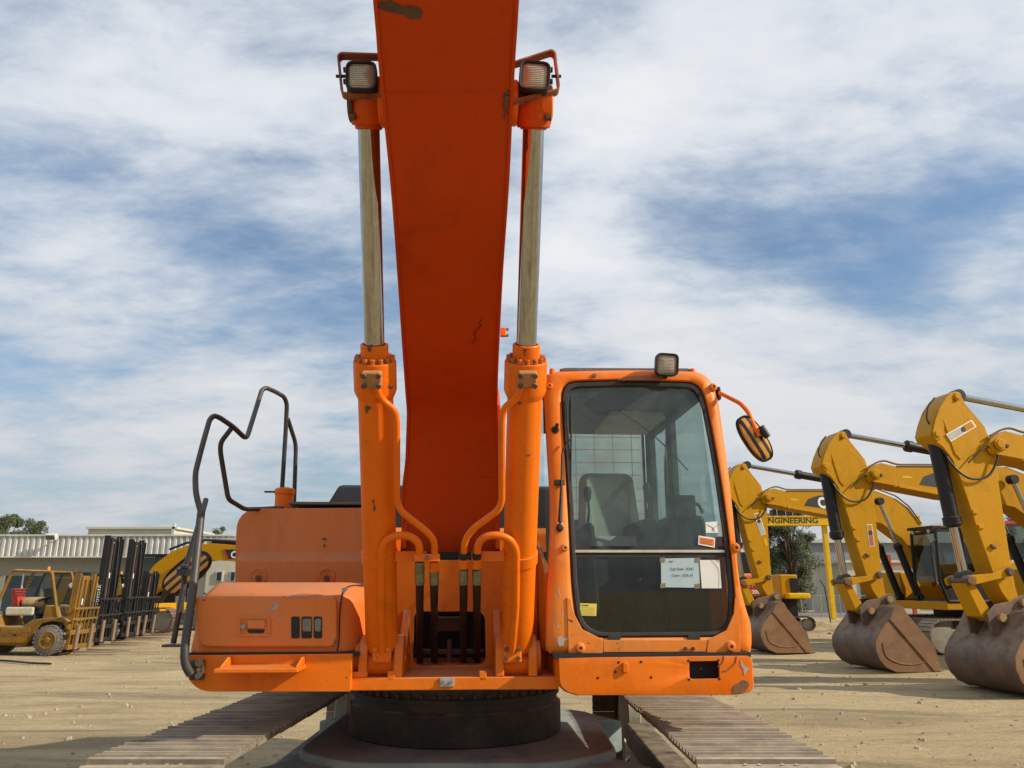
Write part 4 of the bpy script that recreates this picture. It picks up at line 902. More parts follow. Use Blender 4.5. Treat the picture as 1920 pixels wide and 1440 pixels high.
for sx_ in (-1, 1):
    for sy_ in (-1, 1):
        p0, p1 = Vector((sx_ * .55, sy_ * .72, 0)), Vector((sx_ * 1.14, sy_ * 1.05, 0)); t = (p1 - p0).normalized(); n_ = Vector((-t.y, t.x, 0))
        g.loft([[p0 + n_ * w_ + Vector((0, 0, z)) for w_, z in ((-.24, za - .3), (.24, za - .3), (.24, za - .006), (-.24, za - .006))], [p1 + n_ * w_ + Vector((0, 0, z)) for w_, z in ((-.20, .42), (.20, .42), (.20, .66), (-.20, .66))]])
cfr = g.build('centre_frame', CARM, ex, .015, 3); cfr.location = (.06, 0, 0); cfr.rotation_euler = (0, 0, -M.yaw)
R_ = .43; yf, yb = -2.15, 1.95; zc0 = .54
def track_path(n):
    Ls = yb - yf; per = 2 * Ls + 2 * math.pi * R_; out = []
    for k in range(n):
        s_ = per * k / n
        if s_ < Ls: y = yb - s_; z = zc0 + R_; a = 0; sag = -.025 * math.sin(math.pi * s_ / Ls) ** 2 * (1 if True else 0); out.append((y, z + sag, Vector((0, -1, 0)), Vector((0, 0, 1))))
        elif s_ < Ls + math.pi * R_:
            a = (s_ - Ls) / R_; out.append((yf - R_ * math.sin(a), zc0 + R_ * math.cos(a), Vector((0, -math.cos(a), -math.sin(a))), Vector((0, -math.sin(a), math.cos(a)))))
        elif s_ < 2 * Ls + math.pi * R_: y = yf + (s_ - Ls - math.pi * R_); out.append((y, zc0 - R_, Vector((0, 1, 0)), Vector((0, 0, -1))))
        else:
            a = (s_ - 2 * Ls - math.pi * R_) / R_; out.append((yb + R_ * math.sin(a), zc0 - R_ * math.cos(a), Vector((0, math.cos(a), math.sin(a))), Vector((0, math.sin(a), -math.cos(a)))))
    return out
r3 = random.Random(5)
for xi, xo in ((-1.62, -1.02), (1.05, 1.66)):
    tr = MB(); path = track_path(54); pit = (2 * (yb - yf) + 2 * math.pi * R_) / 54
    for y, z, t, n_ in path:
        o = Vector((0, y, z)); jx = r3.uniform(-.004, .004); h_ = pit * .492
        pf = [(-h_, -.012), (-h_, .004)]
        for gk in (-.34, 0, .34):
            q = gk * pit + r3.uniform(-.003, .003); hg = .024 + r3.uniform(-.005, .003); pf += [(q - .018, .004), (q - .010, hg), (q + .008, hg), (q + .015, .004)]
        pf += [(h_, .004), (h_ + .0, -.012)]
        pts = [o + t * a + n_ * b for a, b in pf]
        tr.loft([[p + Vector((xi + jx, 0, 0)) for p in pts], [p + Vector((xo + jx, 0, 0)) for p in pts]])
    for y, z, t, n_ in path:
        if n_.z < .2 or y > 1.0: continue
        for dx in (-.10, -.04, .06, .12):
            for dt in (-.17, .17): p = Vector(((xi + xo) / 2 + dx, y, z)) + t * dt * pit + n_ * .004; tr.cyl(p, p + n_ * .012, .010, n=6)
    trk = tr.build('track', TRK, ex, 0, ang=20); trk.location = (.16, 0, 0); trk.rotation_euler = (0, 0, -M.yaw)
    xm = (xi + xo) / 2
    for dx in (-.09, .05):
        ch = MB()
        for y, z, t, n_ in path:
            o = Vector((0, y, z)) - n_ * .055; ch.box(o + Vector((xm + dx + .02, 0, 0)), (.035, pit * 1.02, .08), Matrix((Vector((1, 0, 0)), t, n_)).transposed())
        ch.build('track_chain', RUST, trk)
    fr = MB().span((xm - .10, yf + .35, zc0 - .19), (xm + .12, yb - .4, zc0 + .0)); fr.build('track_frame', GREASE_SHADE, trk, .03)  # black here stands in for the shade inside the track
    for yy in (yf, yb): MB().lathe((xm - .08, yy, zc0), (1, 0, 0), [(0, .2), (.02, .33), (.03, .345), (.13, .345), (.14, .33), (.16, .2)], 28).build('idler' if yy < 0 else 'sprocket', CARB, trk)
    for k in range(8): MB().lathe((xm - .1, yf + .6 + k * .46, zc0 - .25), (1, 0, 0), [(0, .11), (.03, .09), (.17, .09), (.2, .11)], 16).build('roller', CARB, trk)
    g = MB()
    s_ = 1 if xo < 0 else -1; xe = xo if xo < 0 else xi

# ================================================================== YELLOW EXCAVATORS
F2 = Frame(ground(1700, 1264), 9.0)
Wb = 1.62; ym = Wb / 2; Wa = .40; ya0, ya1 = ym - Wa / 2, ym + Wa / 2
T = F2.P(1577, 812, ya0)
def frame_for(u, v):
    r = ray(u, v); w = Vector((0, 0, EYE)) + r * ((T.z - EYE) / r.z); O = w - F2.M @ T; O.z = 0; return Frame(O, 9.0)
F3, F1 = frame_for(1789, 738), frame_for(1392, 871)
def pr(F, pts, y): return [F.P(u, v, y) for u, v in pts]
yx = thing('yellow_excavator', 'yellow excavator in the middle of the row, red and white sticker on its arm', 'excavator', F2.O, F2.yaw, 'yellow excavators parked in a row on the right')
def twoside(pts, y0, y1, name, mat, parent, bev=.006, drop=0):
    """outline at y0 (near side), pushed to y1"""
    return MB().loft([[Vector((p.x, y0, p.z)) for p in pts], [Vector((p.x, y1, p.z)) for p in pts]]).build(name, mat, parent, bev)
arm_px = [(1792, 734), (1800, 738), (1804, 746), (1812, 758), (1847, 800), (1853, 817), (1868, 850), (1872, 900), (1893, 1040), (1904, 1100), (1912, 1128), (1897, 1136), (1878, 1110), (1861, 1072), (1833, 993), (1802, 900), (1786, 862), (1768, 838), (1752, 826), (1744, 815), (1750, 785), (1762, 762), (1775, 742), (1784, 735)]
apts = pr(F3, arm_px, ya0)
arm = twoside(apts, ya0, ya1, 'arm', YE, yx, .015)
# raised side plate
sp_px = [(1783, 754), (1790, 752), (1800, 760), (1848, 812), (1850, 820), (1838, 833), (1800, 862), (1789, 850), (1768, 790), (1764, 782)]
twoside(pr(F3, sp_px, ya0), ya0 - .018, ya0 + .01, 'knuckle_plate', YE, arm, .008)
kn_px = [(1746, 812), (1751, 788), (1760, 764), (1773, 744), (1783, 736), (1790, 736), (1783, 754), (1764, 782), (1768, 800), (1762, 824), (1752, 826)]
for yy in (ya0 - .04, ya1 + .01): twoside(pr(F3, kn_px, ya0), yy, yy + .035, 'cylinder_lug', YE, arm, .006)
def pins(F, u, v, y, r, name, parent, mat=YE, th=.05, ys=None):
    p = F.P(u, v, y); return MB().lathe((p.x, y + .01, p.z), (0, -1, 0), [(0, r * 1.1), (th * .5, r * 1.1), (th * .55, r * .8), (th, r * .75), (th, 0)], 20).build(name, mat, parent, .003)
pins(F3, 1794, 743, ya0 - .03, .075, 'pin', arm); pins(F3, 1757, 814, ya0 - .03, .07, 'pin', arm); pins(F3, 1862, 840, ya0 - .05, .11, 'pin', arm)
for (u, v) in ((1829, 960), (1840, 988)): 
    p = F3.P(u, v, ya0); MB().box((p.x - .02, ya0 + .03, p.z), (.10, .12, .07)).build('hose_lug', YE, arm, .01)
p = F3.P(1861, 1025, ya0); MB().box((p.x, ya0 - .02, p.z), (.10, .04, .05), Matrix.Rotation(R(30), 3, 'Y')).build('bracket', RUST, arm, .008)
# label on the knuckle
def decal(F, px, y, name, mat, parent): return MB().prism([q for q in pr(F, px, y)], (0, .004, 0)).build(name, mat, parent)
# stick (arm) cylinder, bucket cylinder
def hyd(A, B, frac, rb, rr, parent, name, barrel=BLKM, flip=False):
    A, B = Vector(A), Vector(B); ax = (B - A); Ln = ax.length; ax.normalize(); t = Ln * frac
    b_ = MB().lathe(A, ax, [(-.05, rb * .6), (0, rb * .95), (.04, rb), (t - .16, rb), (t - .15, rb * 1.22), (t - .02, rb * 1.22), (t, rb * .9), (t + .03, rb * .8)], 24).build(name, barrel, parent, 0, ang=30)
    MB().cyl(A + ax * t, B, rr, n=20).build('piston_rod', CHR, b_)
    MB().cyl(B - Vector((0, .09, 0)), B + Vector((0, .09, 0)), rr * 1.9, n=16).build('rod_eye', barrel, b_, .004)
    MB().cyl(A - Vector((0, .09, 0)), A + Vector((0, .09, 0)), rb * 1.05, n=16).build('base_eye', barrel, b_, .004)
    return b_
A = F3.P(1757, 822, ym - .1); B = F3.P(1815, 1085, ym - .1); A.y = B.y = ym
A.x += .02; B.x += .02
bc = hyd(A, B, .63, .125, .075, yx, 'bucket_cylinder')
q = (A + B) / 2
MB().tube([A + Vector((.02, -.14, -.2)), A + Vector((.12, -.2, -.5)), A + Vector((.35, -.26, -.75)), A + Vector((.75, -.26, -.72)), A + Vector((1.0, -.28, -.35)), A + Vector((1.1, -.25, .05))], .02, .2, 8).build('hose', HOSE, arm)
MB().tube([A + Vector((.4, -.26, -.45)), A + Vector((.75, -.28, -.15)), A + Vector((1.05, -.28, -.15)), A + Vector((1.25, -.26, .12))], .015, .15, 8).build('hose', HOSE, arm)
MB().tube([A + Vector((.05, -.1, .75)), A + Vector((-.10, -.1, .6)), A + Vector((-.2, -.12, .35)), A + Vector((-.12, -.12, .2)), A + Vector((.1, -.1, .12))], .014, .1, 8).build('hose', HOSE, arm)
tipc = F3.P(1794, 743, ym); 
# boom traced from the farthest machine
bt = [(1432, 924), (1450, 916), (1472, 921), (1544, 921), (1600, 919), (1642, 921), (1680, 936), (1703, 953), (1727, 985), (1750, 1030), (1768, 1075), (1768, 1098), (1748, 1100), (1722, 1050), (1690, 1010), (1652, 982), (1610, 972), (1551, 965), (1475, 952), (1465, 952), (1434, 944), (1425, 934)]
bpts = pr(F1, bt, ya0 - .03)
bm_ = twoside(bpts, ym - .26, ym + .26, 'boom', YE, yx, .012)
el = pr(F1, [(1425, 934), (1430, 925), (1448, 917), (1470, 922), (1470, 951), (1436, 945)], ya0 - .03)
for yy in (ym - .30, ym + .27): twoside(el, yy, yy + .03, 'boom_nose_plate', YE, bm_, .01)
pins(F1, 1441, 932, ym - .34, .10, 'pin', bm_); pins(F1, 1449, 934, ym - .33, .04, 'bolt', bm_, RUST)
twoside(pr(F1, [(1474, 950), (1552, 963), (1610, 971), (1611, 974), (1551, 967), (1474, 953)], ya0), ym - .29, ym + .29, 'boom_flange', YE, bm_)
MB().tube([F1.P(u, v, ym - .28) for u, v in ((1431, 922), (1446, 914), (1456, 912), (1474, 918), (1560, 918), (1640, 915), (1680, 930), (1705, 950), (1728, 982))], .022, .1, 6).build('boom_pipe', YEO, bm_)
MB().tube([F1.P(u, v, ym - .24) for u, v in ((1474, 921), (1560, 921), (1640, 918))], .018, .1, 6).build('boom_pipe', RUST, bm_)
pp = F1.P(1509, 948, ym - .265)
CATP = pr(F1, [(1508, 948), (1515, 936), (1534, 929), (1590, 929), (1590, 959)], ym - .265)
cp = MB().prism(CATP, (0, .006, 0)).build('logo_panel', BLK, bm_)
tp = F1.P(1534, 951, ym - .268); te = F1.P(1590, 957, ym - .268)
text('logo_letters', 'CAT', tp, (te - tp), (0, 0, 1), .29, INKW, cp, .045, .9, .004)
MB().prism([tp + Vector((.24, -.008, .0)), tp + Vector((.38, -.008, .12)), tp + Vector((.52, -.008, -.03))], (0, .002, 0)).build('logo_triangle', YEB, cp)
MB().prism(pr(F2, [(1692, 892), (1709, 893), (1709, 897), (1692, 896)], ym - .263), (0, .002, 0)).build('sticker', YEB, bm_)
# arm cylinder on top of boom
a0 = F1.P(1628, 914, ym); a1 = tipc.copy()
a0.y = a1.y = ym; a0.z += .02
hyd(a0, a1, .60, .11, .062, yx, 'arm_cylinder')
# boom cylinders
for yy in (ym - .42, ym + .42):
    b0 = F1.P(1722, 1120, ym - .4); b1 = F1.P(1648, 940, ym - .4); b0.y = b1.y = yy
    hyd(b0, b1, .55, .10, .055, yx, 'boom_cylinder')
# linkage
lk = pr(F3, [(1810, 1085), (1822, 1078), (1862, 1075), (1890, 1062), (1900, 1070), (1896, 1080), (1830, 1096), (1815, 1098)], ya0 - .06)
li = twoside(lk, ya0 - .07, ya0 - .03, 'guide_link', YE, yx, .01)
twoside(lk, ya1 + .03, ya1 + .07, 'guide_link_far', YE, li, .01)
pins(F3, 1893, 1072, ya0 - .08, .07, 'pin', li, RUST); pins(F3, 1818, 1088, ya0 - .08, .08, 'pin', li, RUST)
p = F3.P(1818, 1088, ya0); MB().cyl((p.x, ya0 - .07, p.z), (p.x, ya1 + .07, p.z), .075, n=18).build('link_pin', RUST, li)
pk = pr(F3, [(1812, 1094), (1826, 1090), (1862, 1150), (1852, 1160), (1842, 1156)], ya0)
twoside(pk, ya0 + .02, ya1 - .02, 'bucket_link', YE, li, .01)
# bucket (near side traced on the second machine)
bk_px = [(1667, 1161), (1676, 1140), (1684, 1135), (1693, 1139), (1702, 1154), (1722, 1180), (1751, 1212), (1765, 1262), (1740, 1263), (1719, 1264), (1682, 1261), (1663, 1252), (1650, 1238), (1643, 1221), (1642, 1202), (1650, 1185)]
bk = pr(F2, bk_px, 0.0)
for p in bk: p.z = max(p.z, .03)
shell = [bk[i] for i in range(7, len(bk))] + [bk[0], bk[1], bk[2]]   # lip -> bottom -> back -> top
cen = Vector((sum(p.x for p in bk) / len(bk), 0, sum(p.z for p in bk) / len(bk)))
sm = fillet([Vector((p.x, 0, p.z)) for p in shell], .25, 3)
g = MB(); rr = []
for p in sm:
    q = p + (cen - p).normalized() * .035; rr.append((p, q))
outer_ = [a for a, b in rr]; inner_ = [b for a, b in rr][::-1]; loop = outer_ + inner_
g.loft([[Vector((p.x, .02, p.z)) for p in loop], [Vector((p.x, Wb - .02, p.z)) for p in loop]])
bucket = g.build('bucket', BUCK, yx, .004)
for yy in (0.0, Wb - .03):
    MB().loft([[Vector((p.x, yy, p.z)) for p in bk], [Vector((p.x, yy + .03, p.z)) for p in bk]]).build('bucket_side', BUCKR, bucket, .008)
# rim on the side plate, cutting edge band
ed = pr(F2, [(1667, 1161), (1676, 1140), (1684, 1135), (1693, 1139), (1702, 1154), (1751, 1212), (1765, 1262), (1752, 1262)], 0)
for p in ed: p.z = max(p.z, .04)
MB().loft([[Vector((p.x, -.022, p.z)) for p in ed], [Vector((p.x, .001, p.z)) for p in ed]]).build('side_cutter', BUCKR, bucket, .006)
arc = fillet(pr(F2, [(1655, 1205), (1660, 1232), (1690, 1246), (1718, 1246), (1738, 1240)], -.005), .15, 4)
MB().tube([Vector((p.x, -.004, p.z)) for p in arc], .012, .05, 6).build('side_weld', BUCKR, bucket)
for k in range(5):
    y = .12 + k * (Wb - .24) / 4; p = bk[7]; MB().loft([[(p.x - .10, y - .06, .02), (p.x - .1, y + .06, .02), (p.x - .1, y + .06, .12), (p.x - .1, y - .06, .12)], [(p.x + .15, y - .03, .015), (p.x + .15, y + .03, .015), (p.x + .15, y + .03, .04), (p.x + .15, y - .03, .04)]]).build('bucket_tooth', BUCK, bucket, .006)
# bucket ears
for yy in (ym - .26, ym + .22):
    e_px = [(1618, 1170), (1612, 1140), (1626, 1126), (1648, 1122), (1668, 1112), (1680, 1122), (1680, 1138), (1660, 1165), (1645, 1175)]
    ee = pr(F2, e_px, ym - .26); MB().loft([[Vector((p.x, yy, p.z)) for p in ee], [Vector((p.x, yy + .045, p.z)) for p in ee]]).build('bucket_ear', BUCK, bucket, .008)
for u, v in ((1668, 1124), (1634, 1146)):
    p = F2.P(u, v, ym - .3); MB().cyl((p.x, ym - .33, p.z), (p.x, ym + .33, p.z), .07, n=20).build('bucket_pin', rusty('dusty_pin', (.35, .22, .08), (.26, .16, .08), .5, .8, 6), bucket, .01)
p = F2.P(1592, 1190, Wb * .8); MB().tube([(p.x + .03, Wb * .72, p.z + .1), (p.x - .05, Wb * .72, p.z + .02), (p.x - .02, Wb * .72, p.z - .12), (p.x + .06, Wb * .72, p.z - .15)], .03, .05, 8).build('lifting_eye', BUCK, bucket)
# base machine: cab, house, tracks (seen on the farthest machine)
cf = F1.P(1768, 1120, -.75); cf2 = F1.P(1835, 1120, -.75); x0 = cf.x; ztop = F1.P(1760, 987, -.75).z; x1 = x0 + 1.75; zf = F1.P(1722, 1128, -.75).z
cabp = [(x0 + .12, zf), (x0 - .05, zf + .5), (x0 + .02, ztop - .15), (x0 + .16, ztop - .03), (x1, ztop - .03), (x1 + .03, zf)]
cb = MB(); y0, y1 = -.78, .22
for (a, b) in ((0, 1), (1, 2), (2, 3), (3, 4), (4, 5), (5, 0)):
    for yy in (y0, y1): cb.tube([(cabp[a][0], yy, cabp[a][1]), (cabp[b][0], yy, cabp[b][1])], .045, 0, 6)
for i in (0, 2, 3, 4, 5): cb.tube([(cabp[i][0], y0, cabp[i][1]), (cabp[i][0], y1, cabp[i][1])], .045, 0, 6)
cb.tube([(x0 + .8, y0, zf), (x0 + .8, y0, ztop)], .04, 0, 6)
cb.loft([[(x, y0, z) for x, z in ((x0 + .1, zf), (x1, zf), (x1, zf + .45), (x0 + .8, zf + .5), (x0, zf + .25))], [(x, y0 + .04, z) for x, z in ((x0 + .1, zf), (x1, zf), (x1, zf + .45), (x0 + .8, zf + .5), (x0, zf + .25))]])
cb.span((x0 - .08, y0 - .03, ztop - .06), (x1 + .02, y1 + .03, ztop + .02))
cab2 = cb.build('cab', BLKM, yx, .01)
MB().add([(p[0], y0 + .005, p[1]) for p in cabp], [list(range(6))]).build('side_window', GLB, cab2, smooth=False)
MB().add([(cabp[1][0], y0, cabp[1][1]), (cabp[2][0], y0, cabp[2][1]), (cabp[2][0], y1, cabp[2][1]), (cabp[1][0], y1, cabp[1][1])], [[0, 1, 2, 3]]).build('windscreen', GLB, cab2, smooth=False)
MB().span((x0 + .75, y0 + .25, zf + .1), (x0 + 1.3, y1 - .2, zf + .62)).build('seat', BLK, cab2, .05); MB().span((x0 + 1.15, y0 + .25, zf + .6), (x0 + 1.3, y1 - .25, ztop - .45)).build('seat_back', BLK, cab2, .05)
MB().span((x1 - .1, y0 + .04, zf + .5), (x1 - .06, y1 - .04, ztop - .1)).build('added_rear_panel', INT, cab2)  # panel added to keep bright sky from showing through the cab glass
for yy in (y0 + .15, y1 - .2): MB().lathe((x0 - .02, yy, ztop - .12), (-1, 0, -.1), [(0, .05), (.06, .06), (.07, .05), (.07, 0)], 12).build('work_lamp', LENS, cab2)
MB().tube([(x0 - .06, y0 - .03, zf + .3), (x0 - .22, y0 - .05, zf + .5), (x0 - .22, y0 - .05, ztop - .5), (x0 - .02, y0 - .03, ztop - .35)], .02, .06, 8).build('grab_rail', BLKM, cab2)
yb0, yb1 = ym - 1.6, ym + 1.6
MB().span((x0 + .05, yb0, zf - .22), (x0 + 3.4, yb1, zf)).build('platform', YE, yx, .02)
MB().span((x1 + .1, yb0 + .02, zf), (x1 + 1.8, yb1, zf + 1.05)).build('house', YE, yx, .06)
MB().prism([(x1 + 1.8, yb0 + .02, zf - .2), (x1 + 2.5, yb0 + .35, zf - .1), (x1 + 2.7, ym, zf - .05), (x1 + 2.5, yb1 - .35, zf - .1), (x1 + 1.8, yb1, zf - .2)], (0, 0, 1.2)).build('counterweight', BLKM, yx, .08, 3)
MB().span((x0 + .3, ym + .55, zf), (x0 + 1.7, yb1 - .02, zf + .8)).build('tank', YE, yx, .05)
MB().lathe((x0 + 1.7, ym, .85), (0, 0, 1), [(0, .7), (zf - 1.05, .7)], 36).build('slew_ring', GREASE_SHADE, yx)
MB().span((x0 + .6, ym - 1.0, .45), (x0 + 2.8, ym + 1.0, .86)).build('centre_frame', CARB, yx, .05)
def simple_track(xa_, xb_, y0_, y1_, r_, parent, mat=TRK, n=44):
    g = MB(); Ls = xb_ - xa_; per = 2 * Ls + 2 * math.pi * r_
    for k in range(n):
        s_ = per * k / n
        if s_ < Ls: o = (xb_ - s_, r_ * 2); a = 0
        elif s_ < Ls + math.pi * r_: a = (s_ - Ls) / r_; o = (xa_ - r_ * math.sin(a), r_ + r_ * math.cos(a))
        elif s_ < 2 * Ls + math.pi * r_: o = (xa_ + s_ - Ls - math.pi * r_, 0); a = math.pi
        else: a = math.pi + (s_ - 2 * Ls - math.pi * r_) / r_; o = (xb_ - r_ * math.sin(a), r_ + r_ * math.cos(a))
        Mx = Matrix.Rotation(-a, 3, 'Y'); g.box((o[0], (y0_ + y1_) / 2, o[1] + .03), (per / n * .93, y1_ - y0_, .035), Mx); g.box(Vector((o[0], (y0_ + y1_) / 2, o[1] + .03)) + Mx @ Vector((.02, 0, .025)), (.02, y1_ - y0_, .03), Mx)
    t = g.build('track', mat, parent)
    MB().span((xa_ + .2, y0_ + .12, r_ * .5), (xb_ - .2, y1_ - .12, r_ * 1.5)).build('track_frame', CARB, t, .04)
    for x in (xa_, xb_): MB().lathe((x, y0_ + .1, r_), (0, 1, 0), [(0, r_ * .4), (.02, r_ * .86), (y1_ - y0_ - .22, r_ * .86), (y1_ - y0_ - .2, r_ * .4)], 20).build('track_wheel', CARB, t)
    return t
simple_track(x0 - .1, x0 + 3.5, ym - 1.6, ym - 1.0, .42, yx); simple_track(x0 - .1, x0 + 3.5, ym + 1.0, ym + 1.6, .42, yx)
yx1 = copy_tree(yx); yx1.location = F1.O; yx3 = copy_tree(yx); yx3.location = F3.O
tag(yx1, 'yellow excavator farthest back in the row of three, arm just beside the orange cab', 'excavator')
tag(yx3, 'nearest yellow excavator at the right edge, silver sticker across the knuckle of its arm', 'excavator')
# decals that differ from machine to machine
def arm_decal(root, F, px, mats, name='sticker'):
    q = pr(F, px, ya0 - .004); a, b, cc_, d = q
    s = MB().prism([Vector((p.x, ya0 - .006, p.z)) for p in q], (0, .004, 0)).build(name, mats[0], root)
    def sub(t0, t1, m, i=.10):
        e = [a.lerp(d, t0).lerp(b.lerp(cc_, t0), i), a.lerp(d, t0).lerp(b.lerp(cc_, t0), 1 - i), a.lerp(d, t1).lerp(b.lerp(cc_, t1), 1 - i), a.lerp(d, t1).lerp(b.lerp(cc_, t1), i)]
        return MB().prism([Vector((p.x, ya0 - .008, p.z)) for p in e], (0, .0015, 0)).build('print', m, s)
    sub(.03, .30, YE); sub(.34, .97, mats[1])
    p = a.lerp(d, .38).lerp(b.lerp(cc_, .38), .5); MB().cyl((p.x, ya0 - .008, p.z), (p.x, ya0 - .011, p.z), .05, n=16).build('print', INK, s)
    return s
GP = plain('grey_print', (.45, .43, .38), .6); RP = plain('red_print', (.40, .10, .07), .6)
arm_decal(yx1, F1, [(1413, 963), (1423, 961), (1436, 1001), (1427, 1004)], (WHT, GP))
arm_decal(yx, F2, [(1625, 983), (1635, 983), (1640, 1024), (1630, 1025)], (WHT, RP))
q = pr(F3, [(1824, 787), (1832, 801), (1784, 828), (1775, 814)], 0)
s3 = [Vector((p.x, ya0 - .022, p.z)) for p in pr(F3, [(1822, 787), (1831, 800), (1783, 828), (1774, 814)], ya0 - .02)]
s_ = MB().prism(s3, (0, .003, 0)).build('sticker', WHT, yx3)
a, b, c4, d = s3
MB().prism([x + Vector((0, -.003, 0)) for x in (a.lerp(d, .05).lerp(b.lerp(c4, .05), .1), a.lerp(d, .05).lerp(b.lerp(c4, .05), .9), a.lerp(d, .38).lerp(b.lerp(c4, .38), .9), a.lerp(d, .38).lerp(b.lerp(c4, .38), .1))], (0, .001, 0)).build('print', YE, s_)
MB().prism([x + Vector((0, -.003, 0)) for x in (a.lerp(d, .5).lerp(b.lerp(c4, .5), .1), a.lerp(d, .5).lerp(b.lerp(c4, .5), .9), a.lerp(d, .96).lerp(b.lerp(c4, .96), .9), a.lerp(d, .96).lerp(b.lerp(c4, .96), .1))], (0, .001, 0)).build('print', GP, s_)
p = a.lerp(d, .43).lerp(b.lerp(c4, .43), .5); MB().cyl(p + Vector((0, -.003, 0)), p + Vector((0, -.006, 0)), .05, n=16).build('print', INK, s_)
MB().prism([Vector((p.x, ya0 - .005, p.z)) for p in pr(F1, [(1431, 1011), (1436, 1010), (1440, 1023), (1435, 1024)], ya0)], (0, .003, 0)).build('yellow_tag', YEB, yx1)

# --- left background excavator (faces right)
FL = Frame(ground(300, 1186), -6.0)
le = thing('yellow_excavator', 'yellow excavator standing behind the forklifts on the left, its bent boom carrying a black panel', 'excavator', FL.O, FL.yaw)
lb = pr(FL, [(262, 1104), (270, 1084), (290, 1058), (322, 1034), (355, 1021), (400, 1019), (470, 1024), (560, 1046), (558, 1066), (470, 1055), (400, 1050), (370, 1055), (330, 1080), (292, 1108), (276, 1118)], .8)
lbm = MB().prism(lb, (0, .5, 0)).build('boom', YE, le, .015)
MB().tube([FL.P(u, v, .85) for u, v in ((318, 1030), (352, 1017), (378, 1019), (382, 1012), (400, 1013), (470, 1018))], .05, .1, 8).build('boom_pipe', BLKM, lbm)
q0, q1 = FL.P(400, 1016, .95), FL.P(470, 1020, .95); MB().cyl(q0, q1, .13, n=14).build('arm_cylinder', BLKM, lbm)
cpl = MB().prism(pr(FL, [(418, 1030), (500, 1031), (500, 1050), (427, 1048)], .79), (0, .012, 0)).build('logo_panel', BLK, lbm)
text('logo_letters', 'CAT', FL.P(432, 1046, .785), (1, 0, -.03), (0, 0, 1), .27, INKW, cpl, .03, 1.0, .004)
MB().prism(pr(FL, [(418, 1030), (421, 1030), (429, 1048), (425, 1048)], .78), (0, .004, 0)).build('logo_stripe', RED, cpl)
hyd(FL.P(300, 1128, .6), FL.P(352, 1048, .6), .6, .10, .06, le, 'boom_cylinder')
za_, zb_ = FL.P(270, 1130, 1.4).z, FL.P(270, 1042, 1.4).z
xa_, xb_ = FL.P(262, 1100, 1.4).x, FL.P(334, 1100, 1.4).x
lc = MB()
for yy in (1.4, 2.4):
    for x in (xa_, xb_ - .1): lc.tube([(x, yy, za_), (x + (.0 if x == xa_ else -.12), yy, zb_)], .05, 0, 6)
    lc.tube([(xa_, yy, zb_), (xb_ - .2, yy, zb_)], .05, 0, 6); lc.tube([(xa_, yy, za_ + .3), (xb_ - .1, yy, za_ + .3)], .05, 0, 6)
lc.span((xa_ - .05, 1.35, zb_), (xb_ - .15, 2.45, zb_ + .07)); lc.span((xa_, 1.4, za_), (xb_ - .1, 1.44, za_ + .3))
lcb = lc.build('cab', BLKM, le, .01)
MB().add([(xa_, 1.42, za_ + .3), (xb_ - .1, 1.42, za_ + .3), (xb_ - .2, 1.42, zb_), (xa_, 1.42, zb_)], [[0, 1, 2, 3]]).build('side_window', GLB, lcb, smooth=False)
MB().span((xa_ + .3, 1.7, za_ + .1), (xa_ + .8, 2.2, za_ + .9)).build('seat', BLK, lcb, .08)
MB().span((xa_ - 2.0, -.6, za_ - .3), (xb_ + .1, 2.5, za_)).build('platform', YE, le, .03)
MB().span((xa_ - 2.6, -.55, za_ + .01), (xa_ - .1, 2.45, za_ + 1.0)).build('house', YE, le, .06)
simple_track(xa_ - 1.6, xb_ + .55, -.6, .0, .44, le, RUST); simple_track(xa_ - 1.6, xb_ + .55, 2.0, 2.6, .44, le, RUST)
MB().span((xa_ - .6, -.3, .45), (xb_ - .2, 2.3, za_ - .3)).build('centre_frame', CARB, le, .05)
MB().span((xb_ - .95, -.66, .3), (xb_ + .0, -.60, .66)).build('track_guard', RUST, le, .03)

# ================================================================== FORKLIFTS
def wheel(x, y, r, w, parent, rim, side=-1):
    t = MB().lathe((x, y, r), (0, 1, 0), [(0, r * .6), (.01, r * .9), (.04, r * .985), (w / 2, r), (w - .04, r * .985), (w - .01, r * .9), (w, r * .6)], 32).build('wheel', TYRE, parent, 0, ang=40)
    g = MB()
    for k in range(22):
        a = 2 * math.pi * k / 22; Mx = Matrix.Rotation(-a, 3, 'Y'); g.box(Vector((x, y + w / 2, r)) + Mx @ Vector((0, 0, r * .985)), (.065, w * .94, .03), Mx)
    g.build('tread', TYRE, t)
    MB().lathe((x, y, r), (0, -1, 0), [(-w * .8, r * .56), (.0, r * .62), (.014, r * .60), (.012, r * .5), (.003, r * .44), (.004, r * .2), (.03, r * .18), (.04, 0)], 24).build('rim', rim, t, 0, ang=30)
    for k in range(6): a = k * math.pi / 3; MB().cyl((x + math.cos(a) * r * .32, y - .02, r + math.sin(a) * r * .32), (x + math.cos(a) * r * .32, y + .07, r + math.sin(a) * r * .32), .02, n=6).build('wheel_nut', GREASE_SHADE, t)
    return t
